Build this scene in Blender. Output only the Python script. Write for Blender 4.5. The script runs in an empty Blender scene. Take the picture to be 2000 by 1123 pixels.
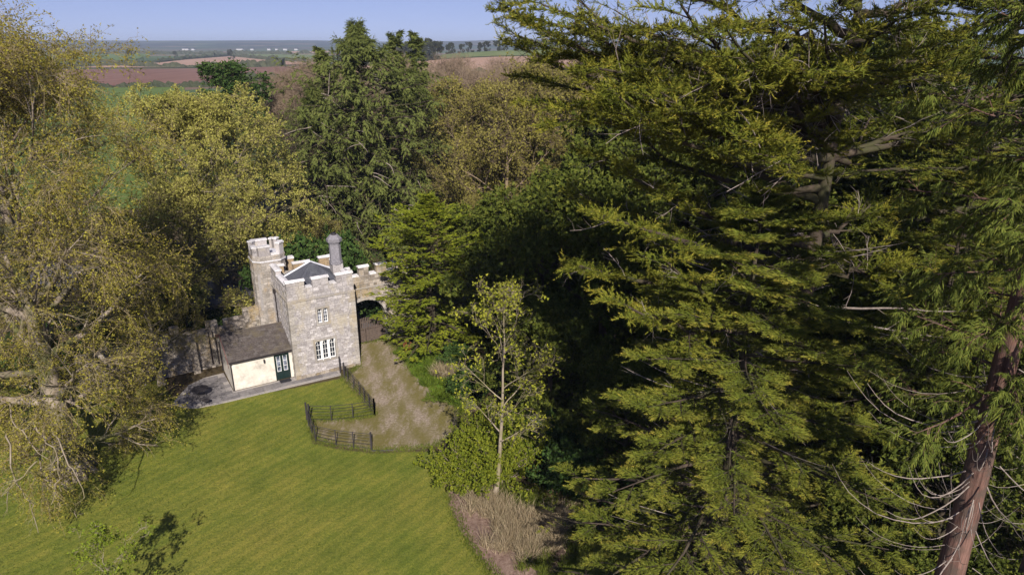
import bpy, math, random
import numpy as np
from mathutils import Vector, Matrix

# ------------------------------------------------------------------ camera, sky, sun, exposure
scene = bpy.context.scene
FPX = 1333.33                      # focal length in photo pixels (24 mm on 36 mm)
CAMZ = 25.0
PITCH = math.atan(476 / FPX)
cam_d = bpy.data.cameras.new('camera')
cam_d.lens = 24; cam_d.sensor_width = 36; cam_d.clip_start = .1; cam_d.clip_end = 30000
cam = bpy.data.objects.new('camera', cam_d)
cam.location = (0, 0, CAMZ); cam.rotation_euler = (math.pi / 2 - PITCH, 0, 0)
scene.collection.objects.link(cam); scene.camera = cam

SUN_TO = Vector((.19, -1.0, 0)).normalized()
SUN_EL = math.radians(35)
world = bpy.data.worlds.new('World'); scene.world = world; world.use_nodes = True
nt = world.node_tree; nt.nodes.clear()
sky = nt.nodes.new('ShaderNodeTexSky'); sky.sky_type = 'NISHITA'; sky.sun_disc = False
sky.sun_elevation = SUN_EL
sky.sun_rotation = math.atan2(SUN_TO.x, SUN_TO.y)
sky.altitude = 0; sky.air_density = 1.0; sky.dust_density = 0.0; sky.ozone_density = 6.0
tc_ = nt.nodes.new('ShaderNodeTexCoord'); va_ = nt.nodes.new('ShaderNodeVectorMath'); va_.operation = 'ADD'; va_.inputs[1].default_value = (0, 0, .09)
vn_ = nt.nodes.new('ShaderNodeVectorMath'); vn_.operation = 'NORMALIZE'
nt.links.new(tc_.outputs['Generated'], va_.inputs[0]); nt.links.new(va_.outputs[0], vn_.inputs[0]); nt.links.new(vn_.outputs[0], sky.inputs[0])
bg = nt.nodes.new('ShaderNodeBackground'); bg.inputs[1].default_value = .058
wo = nt.nodes.new('ShaderNodeOutputWorld')
mx_ = nt.nodes.new('ShaderNodeMix'); mx_.data_type = 'RGBA'; mx_.blend_type = 'MULTIPLY'; mx_.inputs[0].default_value = 1
mx_.inputs[7].default_value = (1.50, 1.08, 1.20, 1); nt.links.new(sky.outputs[0], mx_.inputs[6])
nt.links.new(mx_.outputs[2], bg.inputs[0]); nt.links.new(bg.outputs[0], wo.inputs[0])
sd = bpy.data.lights.new('sun', 'SUN'); sd.energy = 5.0; sd.angle = math.radians(.53); sd.color = (1, .935, .85)
sun = bpy.data.objects.new('sun', sd); scene.collection.objects.link(sun)
tosun = Vector((SUN_TO.x * math.cos(SUN_EL), SUN_TO.y * math.cos(SUN_EL), math.sin(SUN_EL)))
sun.rotation_euler = tosun.to_track_quat('Z', 'Y').to_euler(); sun.location = tosun * 80
vs = scene.view_settings
vs.view_transform = 'Standard'; vs.look = 'None'; vs.gamma = 1; vs.exposure = 0.46; vs.use_curve_mapping = False
scene.render.engine = 'CYCLES'
cy = scene.cycles
cy.max_bounces = 5; cy.diffuse_bounces = 2; cy.glossy_bounces = 2; cy.transmission_bounces = 3
cy.volume_bounces = 0; cy.use_denoising = True

# ------------------------------------------------------------------ helpers
COS, SIN = math.cos(PITCH), math.sin(PITCH)
def G(px, py, z=0.0):
    """ground point seen at a photo pixel"""
    v = (py - 561.5) / FPX; D = (CAMZ - z) / (SIN + v * COS)
    return ((px - 1000) / FPX * D, (COS - v * SIN) * D)
def AT(px, py, y):
    """point seen at a photo pixel on the upright plane at distance y"""
    v = (py - 561.5) / FPX; D = y / (COS - v * SIN)
    return Vector(((px - 1000) / FPX * D, y, CAMZ - D * (SIN + v * COS)))

coll = scene.collection
def tag(o, label=None, cat=None, group=None, kind=None):
    if label: o['label'] = label
    if cat: o['category'] = cat
    if group: o['group'] = group
    if kind: o['kind'] = kind
    return o
def empty(name, loc=(0, 0, 0), rz=0, parent=None):
    o = bpy.data.objects.new(name, None); o.location = loc; o.rotation_euler = (0, 0, rz)
    o.empty_display_size = .3
    if parent: o.parent = parent
    coll.objects.link(o); return o
def link(name, me, mat=None, parent=None):
    o = bpy.data.objects.new(name, me); coll.objects.link(o)
    if parent: o.parent = parent
    if mat and not me.materials: me.materials.append(mat)
    return o
def np_mesh(name, V, F, smooth=False):
    """V (n,3), F (m,k) uniform faces"""
    V = np.ascontiguousarray(V, dtype=np.float32); F = np.ascontiguousarray(F, dtype=np.int32)
    me = bpy.data.meshes.new(name)
    me.vertices.add(len(V)); me.vertices.foreach_set('co', V.ravel())
    m, k = F.shape
    me.loops.add(m * k); me.loops.foreach_set('vertex_index', F.ravel())
    me.polygons.add(m); me.polygons.foreach_set('loop_start', np.arange(0, m * k, k, dtype=np.int32))
    me.polygons.foreach_set('use_smooth', np.full(m, smooth, dtype=bool))
    me.update(calc_edges=True)
    return me
class MB:
    """collects solid pieces for ONE mesh"""
    def __init__(s): s.v = []; s.f = []
    def add(s, vs_, fs):
        n = len(s.v); s.v += [tuple(p) for p in vs_]; s.f += [tuple(i + n for i in q) for q in fs]; return s
    def box(s, x0, y0, z0, x1, y1, z1, j=0, rng=random):
        p = [(x0, y0, z0), (x1, y0, z0), (x1, y1, z0), (x0, y1, z0), (x0, y0, z1), (x1, y0, z1), (x1, y1, z1), (x0, y1, z1)]
        if j: p = [tuple(c + rng.uniform(-j, j) for c in q) for q in p]
        return s.add(p, [(3, 2, 1, 0), (4, 5, 6, 7), (0, 1, 5, 4), (1, 2, 6, 5), (2, 3, 7, 6), (3, 0, 4, 7)])
    def prism(s, poly, z0, z1):
        n = len(poly)
        return s.add([(x, y, z0) for x, y in poly] + [(x, y, z1) for x, y in poly],
                     [tuple(range(n - 1, -1, -1)), tuple(range(n, 2 * n))] + [(i, (i + 1) % n, (i + 1) % n + n, i + n) for i in range(n)])
    def extr(s, poly, y0, y1):
        """poly in x,z, extruded along y (y0 front < y1 back), counter-clockwise seen from the front"""
        n = len(poly)
        return s.add([(x, y0, z) for x, z in poly] + [(x, y1, z) for x, z in poly],
                     [tuple(range(n)), tuple(range(2 * n - 1, n - 1, -1))] + [((i + 1) % n, i, i + n, (i + 1) % n + n) for i in range(n)])
    def tube(s, pts, r, n=8, cap=True):
        pts = [Vector(p) for p in pts]; base = len(s.v); rs = r if isinstance(r, (list, tuple)) else [r] * len(pts)
        vs_ = []; fs = []
        for i, p in enumerate(pts):
            t = (pts[min(i + 1, len(pts) - 1)] - pts[max(i - 1, 0)]).normalized()
            a = t.cross(Vector((0, 0, 1)) if abs(t.z) < .9 else Vector((1, 0, 0))).normalized(); b = t.cross(a)
            for k in range(n):
                q = 2 * math.pi * k / n; vs_.append(p + (a * math.cos(q) + b * math.sin(q)) * rs[i])
        for i in range(len(pts) - 1):
            for k in range(n):
                k2 = (k + 1) % n; fs.append((i * n + k, i * n + k2, (i + 1) * n + k2, (i + 1) * n + k))
        if cap: fs += [tuple(range(n - 1, -1, -1)), tuple(range((len(pts) - 1) * n, len(pts) * n))]
        return s.add(vs_, fs)
    def mesh(s, name):
        me = bpy.data.meshes.new(name); me.from_pydata(s.v, [], s.f); me.update(); return me
    def build(s, name, mat, parent=None): return link(name, s.mesh(name), mat, parent)

# ------------------------------------------------------------------ materials
def new_mat(name, rough=.8, spec=.3):
    m = bpy.data.materials.new(name); m.use_nodes = True; t = m.node_tree
    b = t.nodes['Principled BSDF']; b.inputs['Roughness'].default_value = rough
    b.inputs['Specular IOR Level'].default_value = spec
    return m, t, b
def N(t, typ, **kw):
    n = t.nodes.new(typ)
    for k, v in kw.items():
        if k in n.inputs: n.inputs[k].default_value = v
        else: setattr(n, k, v)
    return n
def ramp(t, src, stops):
    r = t.nodes.new('ShaderNodeValToRGB'); e = r.color_ramp.elements
    while len(e) < len(stops): e.new(.5)
    for i, (p, c) in enumerate(stops): e[i].position = p; e[i].color = (*c, 1) if len(c) == 3 else c
    t.links.new(src, r.inputs[0]); return r.outputs[0]
def noise(t, scale, detail=4, rough=.6, vec=None, dist=0):
    n = N(t, 'ShaderNodeTexNoise'); n.inputs['Scale'].default_value = scale; n.inputs['Detail'].default_value = detail
    n.inputs['Roughness'].default_value = rough; n.inputs['Distortion'].default_value = dist
    if vec is not None: t.links.new(vec, n.inputs['Vector'])
    return n.outputs['Fac']
def mixc(t, fac, a, b, blend='MIX'):
    n = t.nodes.new('ShaderNodeMix'); n.data_type = 'RGBA'; n.blend_type = blend
    for s_, idx in ((fac, 0), (a, 6), (b, 7)):
        if isinstance(s_, (int, float)): n.inputs[idx].default_value = s_
        elif isinstance(s_, tuple): n.inputs[idx].default_value = (*s_, 1)
        else: t.links.new(s_, n.inputs[idx])
    return n.outputs[2]
def math_(t, op, a, b=0.0, clamp=False):
    n = t.nodes.new('ShaderNodeMath'); n.operation = op; n.use_clamp = clamp
    for i, s_ in enumerate((a, b)):
        if isinstance(s_, (int, float)): n.inputs[i].default_value = s_
        else: t.links.new(s_, n.inputs[i])
    return n.outputs[0]
def bump(t, b, h, strength=.3, dist=.02):
    n = t.nodes.new('ShaderNodeBump'); n.inputs['Strength'].default_value = strength; n.inputs['Distance'].default_value = dist
    t.links.new(h, n.inputs['Height']); t.links.new(n.outputs[0], b.inputs['Normal'])
def coords(t, kind='Object', scale=None):
    c = t.nodes.new('ShaderNodeTexCoord').outputs[kind]
    if scale:
        m = t.nodes.new('ShaderNodeMapping'); m.inputs['Scale'].default_value = scale; t.links.new(c, m.inputs[0]); c = m.outputs[0]
    return c
def pos(t, scale=None):
    c = t.nodes.new('ShaderNodeNewGeometry').outputs['Position']
    if scale:
        m = t.nodes.new('ShaderNodeMapping'); m.inputs['Scale'].default_value = scale; t.links.new(c, m.inputs[0]); c = m.outputs[0]
    return c
def rnd(t):
    """one random number per piece, whether it is an object or an island of a joined mesh"""
    a = t.nodes.new('ShaderNodeNewGeometry').outputs['Random Per Island']; b = t.nodes.new('ShaderNodeObjectInfo').outputs['Random']
    return math_(t, 'FRACT', math_(t, 'ADD', a, b))
def leaf_mat(name, stops, transl=.25, patch=.5, tip=0):
    m, t, b = new_mat(name, .75, .08)
    r = rnd(t)
    nz = noise(t, patch, 3, .6, pos(t))
    f = math_(t, 'ADD', math_(t, 'MULTIPLY', r, .65), math_(t, 'MULTIPLY', math_(t, 'SUBTRACT', nz, .15), .5), True)
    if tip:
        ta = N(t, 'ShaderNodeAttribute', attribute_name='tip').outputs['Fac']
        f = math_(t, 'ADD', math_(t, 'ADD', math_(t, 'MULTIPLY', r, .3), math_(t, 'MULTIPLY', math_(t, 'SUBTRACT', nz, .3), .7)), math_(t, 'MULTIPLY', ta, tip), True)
    c = ramp(t, f, stops); t.links.new(c, b.inputs['Base Color'])
    tr = t.nodes.new('ShaderNodeBsdfTranslucent'); t.links.new(c, tr.inputs[0])
    mx = t.nodes.new('ShaderNodeMixShader'); mx.inputs[0].default_value = transl
    t.links.new(b.outputs[0], mx.inputs[1]); t.links.new(tr.outputs[0], mx.inputs[2])
    t.links.new(mx.outputs[0], t.nodes['Material Output'].inputs[0]); return m
def bark_mat(name, c1, c2, c3, sc=3.0, stretch=.25, patch=.6):
    m, t, b = new_mat(name, .9, .15)
    n1 = noise(t, sc, 6, .7, pos(t, (1, 1, stretch))); n2 = noise(t, patch, 3, .6, pos(t))
    c = ramp(t, n1, [(.3, c1), (.62, c2)]); c = mixc(t, ramp(t, n2, [(.45, (0, 0, 0)), (.62, (1, 1, 1))]), c, c3)
    t.links.new(c, b.inputs['Base Color']); bump(t, b, n1, .8, .06); return m
def flat_mat(name, c, rough=.6, spec=.3, var=.12, sc=3, metal=0):
    m, t, b = new_mat(name, rough, spec); n = noise(t, sc, 5, .65, pos(t))
    lo = tuple(x * (1 - var) for x in c); hi = tuple(min(1, x * (1 + var)) for x in c)
    t.links.new(ramp(t, n, [(.3, lo), (.7, hi)]), b.inputs['Base Color']); b.inputs['Metallic'].default_value = metal; return m
def stone_mat(name, stops, lichen=(.42, .37, .29), dark=(.16, .15, .15), sc=9, dk=.5):
    m, t, b = new_mat(name, .92, .2)
    base = ramp(t, rnd(t), stops)
    n1 = noise(t, sc, 6, .7, pos(t)); base = mixc(t, .8, base, ramp(t, n1, [(.28, (.42, .40, .39)), (.48, (.92, .91, .90)), (.6, (1.1, 1.08, 1.06)), (.74, (1.75, 1.72, 1.7))]), 'MULTIPLY')
    n2 = noise(t, .9, 5, .7, pos(t, (1, 1, .6))); base = mixc(t, ramp(t, n2, [(.5, (0, 0, 0)), (.66, (.8, .8, .8))]), base, lichen)
    n3 = noise(t, 2.2, 5, .75, pos(t, (1, 1, .35))); base = mixc(t, ramp(t, n3, [(.56, (0, 0, 0)), (.72, (dk, dk, dk))]), base, dark)
    t.links.new(base, b.inputs['Base Color']); bump(t, b, n1, .6, .03); return m

M = {}
M['stone'] = stone_mat('limestone', [(0, (.30, .275, .275)), (.4, (.37, .345, .345)), (.8, (.43, .40, .40)), (1, (.54, .51, .515))])
M['rubble'] = stone_mat('rubble_stone', [(0, (.17, .145, .12)), (.5, (.29, .25, .21)), (1, (.42, .37, .32))], lichen=(.34, .25, .12), dark=(.09, .10, .06))
M['mortar'] = stone_mat('mortar', [(0, (.32, .30, .29)), (1, (.35, .32, .31))], sc=14)
M['ashlar'] = stone_mat('dressed_stone', [(0, (.29, .265, .24)), (1, (.41, .38, .35))], lichen=(.37, .30, .2))
M['coping'] = stone_mat('coping_stone', [(0, (.56, .545, .56)), (1, (.74, .72, .74))], lichen=(.5, .47, .44), dark=(.25, .23, .22), dk=.35)
M['ochre'] = stone_mat('ochre_stone', [(0, (.27, .20, .13)), (1, (.36, .28, .19))], lichen=(.34, .24, .13), dark=(.14, .09, .05))
M['chimney'] = stone_mat('chimney_stone', [(0, (.19, .18, .2)), (1, (.25, .24, .265))], lichen=(.22, .21, .23), dark=(.10, .10, .11))
M['render'] = stone_mat('cream_render', [(0, (.66, .61, .535)), (1, (.66, .61, .535))], lichen=(.60, .55, .475), dark=(.42, .38, .32), sc=1.6, dk=.45)
M['slate'] = stone_mat('slate', [(0, (.060, .062, .078)), (1, (.095, .098, .12))], lichen=(.085, .09, .1), dark=(.045, .045, .055), dk=.4)
M['old_slate'] = stone_mat('mossy_slate', [(0, (.075, .063, .058)), (.5, (.095, .08, .074)), (1, (.12, .105, .098))], lichen=(.12, .10, .065), dark=(.06, .05, .045), dk=.4)
M['lead'] = flat_mat('lead', (.55, .55, .6), .5, .4)
M['white'] = flat_mat('white_paint', (.8, .79, .78), .45, .4, .05)
M['greydoor'] = flat_mat('black_green_paint', (.012, .025, .024), .3, .5)
M['iron'] = flat_mat('iron', (.035, .03, .033), .6, .4)
M['cast'] = flat_mat('cast_iron_pipe', (.03, .024, .026), .45, .4)
M['barge'] = flat_mat('brown_board', (.20, .10, .085), .7)
M['wood'] = flat_mat('weathered_oak', (.10, .075, .062), .8, .2, .35, 8)
M['mat'] = flat_mat('doormat', (.03, .03, .035), .95, .1)
M['terracotta'] = flat_mat('rust', (.24, .085, .03), .8, .2, .4, 6)
m, t, b = new_mat('window_glass', .06, .6); b.inputs['Base Color'].default_value = (.02, .025, .035, 1); M['glass'] = m
m, t, b = new_mat('net_glass', .2, .5); t.links.new(ramp(t, noise(t, 2.5, 2, .5, pos(t)), [(.42, (.04, .05, .07)), (.62, (.2, .22, .28))]), b.inputs['Base Color']); M['netglass'] = m
m, t, b = new_mat('slab_stone', .9, .2)
c = ramp(t, rnd(t), [(0, (.15, .14, .145)), (1, (.235, .22, .22))]); n1 = noise(t, 5, 6, .7, pos(t))
c = mixc(t, .7, c, ramp(t, n1, [(.3, (.6, .6, .55)), (.7, (1.3, 1.25, 1.25))]), 'MULTIPLY'); t.links.new(c, b.inputs['Base Color']); bump(t, b, n1, .5, .02); M['slab'] = m
m, t, b = new_mat('tarmac', .85, .25)
n1 = noise(t, 12, 6, .7, pos(t)); n2 = noise(t, .35, 3, .5, pos(t))
t.links.new(mixc(t, n2, ramp(t, n1, [(.3, (.06, .06, .068)), (.7, (.10, .10, .112))]), (.12, .11, .12)), b.inputs['Base Color']); M['road'] = m

# barks
M['beechbark'] = bark_mat('beech_bark', (.15, .11, .08), (.33, .275, .215), (.105, .105, .04), 2.5, .3)
M['palebark'] = bark_mat('pale_bark', (.20, .155, .11), (.36, .30, .23), (.22, .19, .10), 5)
M['darkbark'] = bark_mat('dark_bark', (.035, .026, .02), (.085, .064, .048), (.055, .055, .025))
M['redbark'] = bark_mat('redwood_bark', (.03, .015, .012), (.23, .13, .10), (.10, .07, .055), 9, .07, 2.2)
M['twigbrown'] = bark_mat('bare_twigs', (.13, .088, .06), (.30, .225, .165), (.21, .16, .10))
M['twigbeech'] = bark_mat('beech_twigs', (.19, .14, .075), (.36, .285, .17), (.22, .185, .07))
M['deadwood'] = bark_mat('dead_wood', (.20, .16, .135), (.38, .32, .28), (.26, .21, .175), 6)
# foliage
M['beechleaf'] = leaf_mat('beech_young_leaf', [(0, (.16, .11, .028)), (.4, (.24, .205, .034)), (.75, (.33, .30, .045)), (1, (.46, .42, .07))])
M['goldleaf'] = leaf_mat('golden_leaf', [(0, (.17, .17, .035)), (.5, (.32, .305, .065)), (1, (.52, .47, .14))])
M['oliveleaf'] = leaf_mat('olive_leaf', [(0, (.13, .115, .03)), (.5, (.22, .195, .045)), (1, (.36, .32, .08))])
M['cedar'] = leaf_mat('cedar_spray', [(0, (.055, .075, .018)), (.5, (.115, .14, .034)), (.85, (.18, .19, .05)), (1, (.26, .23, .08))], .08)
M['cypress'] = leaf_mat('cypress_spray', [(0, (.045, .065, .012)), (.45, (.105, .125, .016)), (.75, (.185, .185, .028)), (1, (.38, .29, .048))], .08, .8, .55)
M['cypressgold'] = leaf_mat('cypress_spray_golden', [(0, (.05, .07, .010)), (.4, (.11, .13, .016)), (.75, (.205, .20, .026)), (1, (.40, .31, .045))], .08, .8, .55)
M['brightcyp'] = leaf_mat('young_cypress_spray', [(0, (.08, .12, .012)), (.5, (.17, .205, .016)), (1, (.34, .33, .028))], .2)
M['redwood'] = leaf_mat('redwood_spray', [(0, (.05, .07, .014)), (.5, (.12, .15, .026)), (.85, (.19, .2, .036)), (1, (.34, .3, .06))], .2)
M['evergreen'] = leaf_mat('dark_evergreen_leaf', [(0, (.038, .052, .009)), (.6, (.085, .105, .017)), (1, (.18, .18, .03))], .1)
M['laurel'] = leaf_mat('laurel_leaf', [(0, (.07, .10, .012)), (.5, (.15, .18, .016)), (1, (.27, .27, .03))], .25)
M['ashleaf'] = leaf_mat('ash_leaf', [(0, (.18, .21, .02)), (.5, (.3, .31, .03)), (1, (.42, .40, .06))], .3)
M['lime'] = leaf_mat('lime_leaf', [(0, (.13, .19, .02)), (1, (.27, .32, .03))], .35)
M['ivy'] = leaf_mat('ivy_leaf', [(0, (.025, .05, .012)), (.6, (.05, .09, .02)), (1, (.09, .12, .03))], .1)
M['weed'] = leaf_mat('weed_leaf', [(0, (.06, .10, .015)), (1, (.15, .20, .02))], .25)
M['deadgrass'] = leaf_mat('dead_grass_blade', [(0, (.17, .12, .07)), (.4, (.32, .25, .15)), (.7, (.45, .36, .24)), (1, (.10, .13, .03))], .2, 1.5)
M['grassblade'] = leaf_mat('grass_blade', [(0, (.07, .10, .015)), (1, (.17, .19, .03))], .25)
M['litter'] = leaf_mat('leaf_litter', [(0, (.07, .045, .025)), (1, (.17, .11, .07))], .1)

# ------------------------------------------------------------------ the lie of the land
def tz(x, y):
    x = np.asarray(x, float); y = np.asarray(y, float)
    h = 18.5 * np.exp(-((x - 20) / 175) ** 2 - ((y - 760) / 230) ** 2)
    s = np.clip((y - 2600) / 2600, 0, 1); s = s * s * (3 - 2 * s)
    h = h + s * (39 + 9 * np.sin(x / 640 + .6) + 6 * np.sin(x / 300 + 2) + 3 * np.sin(x / 130) + 16 * np.exp(-((x + 1500) / 500) ** 2) + 2.5 * np.sin(x / 47) * np.sin(x / 31 + 1))
    return h
def sheet(name, X, Y, Z, mat, keep=None, attrs=None, label=None):
    n, k = X.shape; V = np.stack([X.ravel(), Y.ravel(), Z.ravel()], 1)
    I = np.arange(n * k).reshape(n, k)
    F = np.stack([I[:-1, :-1].ravel(), I[:-1, 1:].ravel(), I[1:, 1:].ravel(), I[1:, :-1].ravel()], 1)
    if keep is not None:
        F = F[keep.ravel()]
        u, inv = np.unique(F, return_inverse=True); F = inv.reshape(F.shape); V = V[u]
    else: u = None
    me = np_mesh(name, V, F, True)
    for an, arr in (attrs or {}).items():
        a = me.attributes.new(an, 'FLOAT', 'POINT'); d = arr.ravel()
        a.data.foreach_set('value', (d if u is None else d[u]).astype(np.float32))
    o = link(name, me, mat); o['kind'] = 'structure'
    return o
def smooth_noise(X, Y, s, seed):
    r = np.random.RandomState(seed); out = np.zeros_like(X)
    for i in range(6):
        a = r.uniform(0, 6.28); k = s * r.uniform(.6, 1.9); ph = r.uniform(0, 6.28)
        out += np.sin((X * math.cos(a) + Y * math.sin(a)) * k + ph + 1.3 * np.sin((X * math.sin(a) - Y * math.cos(a)) * k * .7 + ph))
    return out / 6

# far ground to the horizon
yy = np.concatenate([np.linspace(-60, 100, 14), 100 * np.exp(np.linspace(.08, math.log(120), 90))])
ss = np.linspace(-1, 1, 81)
X = ss[None, :] * (90 + np.abs(yy)[:, None] * 1.5); Y = np.repeat(yy[:, None], 81, 1)
m, t, b = new_mat('countryside', .95, .1)
P0 = pos(t)
v1 = N(t, 'ShaderNodeTexVoronoi'); v1.inputs['Scale'].default_value = .0035; t.links.new(P0, v1.inputs['Vector'])
sepc = t.nodes.new('ShaderNodeSeparateColor'); t.links.new(v1.outputs['Color'], sepc.inputs[0])
fieldc = ramp(t, sepc.outputs[0], [(0, (.055, .09, .035)), (.45, (.085, .12, .045)), (.6, (.17, .12, .085)), (.8, (.06, .085, .04)), (1, (.2, .15, .11))])
wood = ramp(t, noise(t, .0045, 4, .6, P0), [(.38, (0, 0, 0)), (.5, (1, 1, 1))])
sepp = t.nodes.new('ShaderNodeSeparateXYZ'); t.links.new(P0, sepp.inputs[0])
fary = ramp(t, math_(t, 'MULTIPLY', sepp.outputs[1], 1 / 8000), [(.3, (0, 0, 0)), (.45, (1, 1, 1))])
fieldc = mixc(t, mixc(t, fary, (0, 0, 0), wood), fieldc, (.02, .028, .02))
neary = ramp(t, math_(t, 'MULTIPLY', sepp.outputs[1], 1 / 1000), [(.09, (0, 0, 0)), (.11, (1, 1, 1))])
t.links.new(mixc(t, neary, (.045, .045, .02), fieldc), b.inputs['Base Color'])
sheet('ground', X, Y, tz(X, Y) - .12, m)

def field_mat(name, c1, c2, sc=.05, row=None):
    m, t, b = new_mat(name, .95, .1)
    n1 = noise(t, sc, 5, .6, pos(t, (1, .3, 1))); t.links.new(ramp(t, n1, [(.35, c1), (.65, c2)]), b.inputs['Base Color']); return m
M['green_f'] = field_mat('green_crop', (.09, .135, .03), (.12, .165, .04))
M['green_f2'] = field_mat('pasture', (.12, .155, .06), (.16, .19, .075))
M['red_f'] = field_mat('red_soil', (.17, .09, .065), (.215, .12, .09))
M['pink_f'] = field_mat('pale_soil', (.33, .21, .15), (.40, .26, .19))
def field(name, pts, mat, lift, n=24):
    c = [np.array(G(*p)) for p in pts]; s = np.linspace(0, 1, n)
    A = c[0][None] * (1 - s[:, None]) + c[1][None] * s[:, None]; B = c[3][None] * (1 - s[:, None]) + c[2][None] * s[:, None]
    Q = A[None] * (1 - s[:, None, None]) + B[None] * s[:, None, None]
    return sheet(name, Q[..., 0], Q[..., 1], tz(Q[..., 0], Q[..., 1]) + lift, mat)
field('green_field', [(-900, 430), (420, 430), (360, 172), (-500, 172)], M['green_f'], .05)
field('ploughed_field', [(-300, 170), (640, 170), (640, 134.5), (-200, 137)], M['red_f'], .3)
field('stubble_field', [(150, 133.5), (560, 133), (455, 110.5), (240, 127)], M['pink_f'], .5)
field('stubble_field', [(450, 131), (660, 130), (520, 114), (460, 111)], M['pink_f'], .7)
field('green_field', [(-200, 126), (245, 125.5), (300, 106), (-200, 107)], M['green_f'], .9)
field('pasture_field', [(500, 112), (640, 119), (640, 108), (400, 107)], M['green_f2'], 1.0)
field('stubble_field', [(555, 107), (720, 110), (700, 101), (560, 101.5)], M['pink_f'], 1.1)
def wfield(name, x0, y0, x1, y1, mat, lift, n=24):
    s = np.linspace(0, 1, n); X, Y = np.meshgrid(x0 + (x1 - x0) * s, y0 + (y1 - y0) * s)
    return sheet(name, X, Y, tz(X, Y) + lift, mat)
wfield('ploughed_field', -60, 175, 260, 470, M['red_f'], .25)
wfield('stubble_field', -150, 480, 80, 640, M['pink_f'], .25)
wfield('pasture_field', -70, 650, 160, 740, M['green_f2'], .3)

# near ground: lawn, drive and woodland floor share one sheet of masks
def in_poly(X, Y, P):
    ins = np.zeros(X.shape, bool); n = len(P)
    for i in range(n):
        (x0, y0), (x1, y1) = P[i], P[(i + 1) % n]
        if y0 == y1: continue
        cnd = ((y0 > Y) != (y1 > Y)) & (X < (x1 - x0) * (Y - y0) / (y1 - y0) + x0); ins ^= cnd
    return ins
def sdist(X, Y, P):
    d = np.full(X.shape, 1e9); n = len(P)
    for i in range(n):
        (x0, y0), (x1, y1) = P[i], P[(i + 1) % n]; dx, dy = x1 - x0, y1 - y0
        tt = np.clip(((X - x0) * dx + (Y - y0) * dy) / (dx * dx + dy * dy + 1e-9), 0, 1)
        d = np.minimum(d, np.hypot(X - x0 - tt * dx, Y - y0 - tt * dy))
    return np.where(in_poly(X, Y, P), d, -d)
GP = lambda pts: [G(*p) for p in pts]
LAWN = GP([(330, 770), (395, 797), (460, 776), (580, 757), (668, 738), (690, 762), (730, 812), (690, 822), (600, 822), (612, 866), (655, 876), (730, 885), (800, 882), (850, 880), (868, 930), (885, 1000), (925, 1070), (985, 1140)]) + [(1, 20), (-60, 20), (-60, 52), (-29, 50)]
LAWN2 = GP([(1000, 1150), (1130, 1075), (1190, 1010), (1290, 960), (1500, 1000)]) + [(22, 30), (22, 18), (-1, 18)]
DRIVE = GP([(695, 672), (752, 662), (785, 690), (800, 720), (850, 760), (895, 800), (900, 835), (850, 872), (790, 878), (735, 880), (660, 872), (618, 862), (602, 822), (690, 818), (732, 810), (705, 776), (672, 738), (700, 715)]) + []
VERGE = GP([(785, 690), (860, 695), (900, 740), (915, 800), (880, 790), (840, 762), (800, 725)])
SOIL = GP([(860, 885), (930, 930), (1000, 990), (1130, 1060), (1100, 1110), (1050, 1150), (985, 1145), (925, 1075), (885, 1005)])
st = .5
gx = np.arange(-62, 62, st); gy = np.arange(10, 108, st); X, Y = np.meshgrid(gx, gy)
lw = np.maximum(sdist(X, Y, LAWN), sdist(X, Y, LAWN2)); dw = sdist(X, Y, DRIVE); vw = sdist(X, Y, VERGE); sw = sdist(X, Y, SOIL)
sm = lambda d, w=.5: np.clip(.5 + d / (2 * w), 0, 1)
Z = .10 * smooth_noise(X, Y, .25, 3) * np.clip((40 - np.abs(Y - 45)) / 60, 0, 1) * 0 + .02 * smooth_noise(X, Y, 1.5, 5)
Zw = Z + np.where((lw < -.5) & (dw < -.5), .12 * smooth_noise(X, Y, .8, 9) + .08, 0) * (Y > 12)
nearb = (X > -32) & (X < 3) & (Y > 45) & (Y < 75)
Zw = np.where(nearb, np.minimum(Zw, .01), Zw)
RUTL = GP([(722, 660), (742, 715), (768, 775), (800, 830), (870, 900), (960, 1000)])
rd_ = np.full(X.shape, 1e9)
for (x0, y0), (x1, y1) in zip(RUTL[:-1], RUTL[1:]):
    dx, dy = x1 - x0, y1 - y0; tt = np.clip(((X - x0) * dx + (Y - y0) * dy) / (dx * dx + dy * dy), 0, 1); rd_ = np.minimum(rd_, np.hypot(X - x0 - tt * dx, Y - y0 - tt * dy))
attrs = dict(lawn=sm(lw), drive=sm(dw, .7), verge=sm(vw), soil=sm(sw), rut=np.exp(-((rd_ - .85) / .38) ** 2))
m, t, b = new_mat('near_ground', .95, .15)
att = lambda n: N(t, 'ShaderNodeAttribute', attribute_name=n).outputs['Fac']
P0 = pos(t)
nA = noise(t, .5, 5, .6, P0); nB = noise(t, 6, 6, .75, P0); nC = noise(t, 30, 3, .7, P0); nD = noise(t, 1.6, 5, .7, P0)
edge = lambda a, amt=.5: ramp(t, math_(t, 'ADD', att(a), math_(t, 'MULTIPLY', math_(t, 'SUBTRACT', nD, .5), amt)), [(.4, (0, 0, 0)), (.6, (1, 1, 1))])
grass = ramp(t, nA, [(.3, (.095, .130, .020)), (.5, (.135, .163, .026)), (.7, (.19, .195, .036))])
grass = mixc(t, ramp(t, noise(t, .12, 3, .6, P0), [(.4, (0, 0, 0)), (.7, (.6, .6, .6))]), grass, (.21, .19, .04))
grass = mixc(t, .95, grass, ramp(t, nB, [(.3, (.52, .58, .55)), (.5, (1, 1, 1)), (.72, (1.5, 1.38, 1.3))]), 'MULTIPLY')
n9 = noise(t, 14, 3, .8, P0); grass = mixc(t, .8, grass, ramp(t, n9, [(.35, (.62, .66, .6)), (.65, (1.38, 1.3, 1.3))]), 'MULTIPLY')
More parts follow.
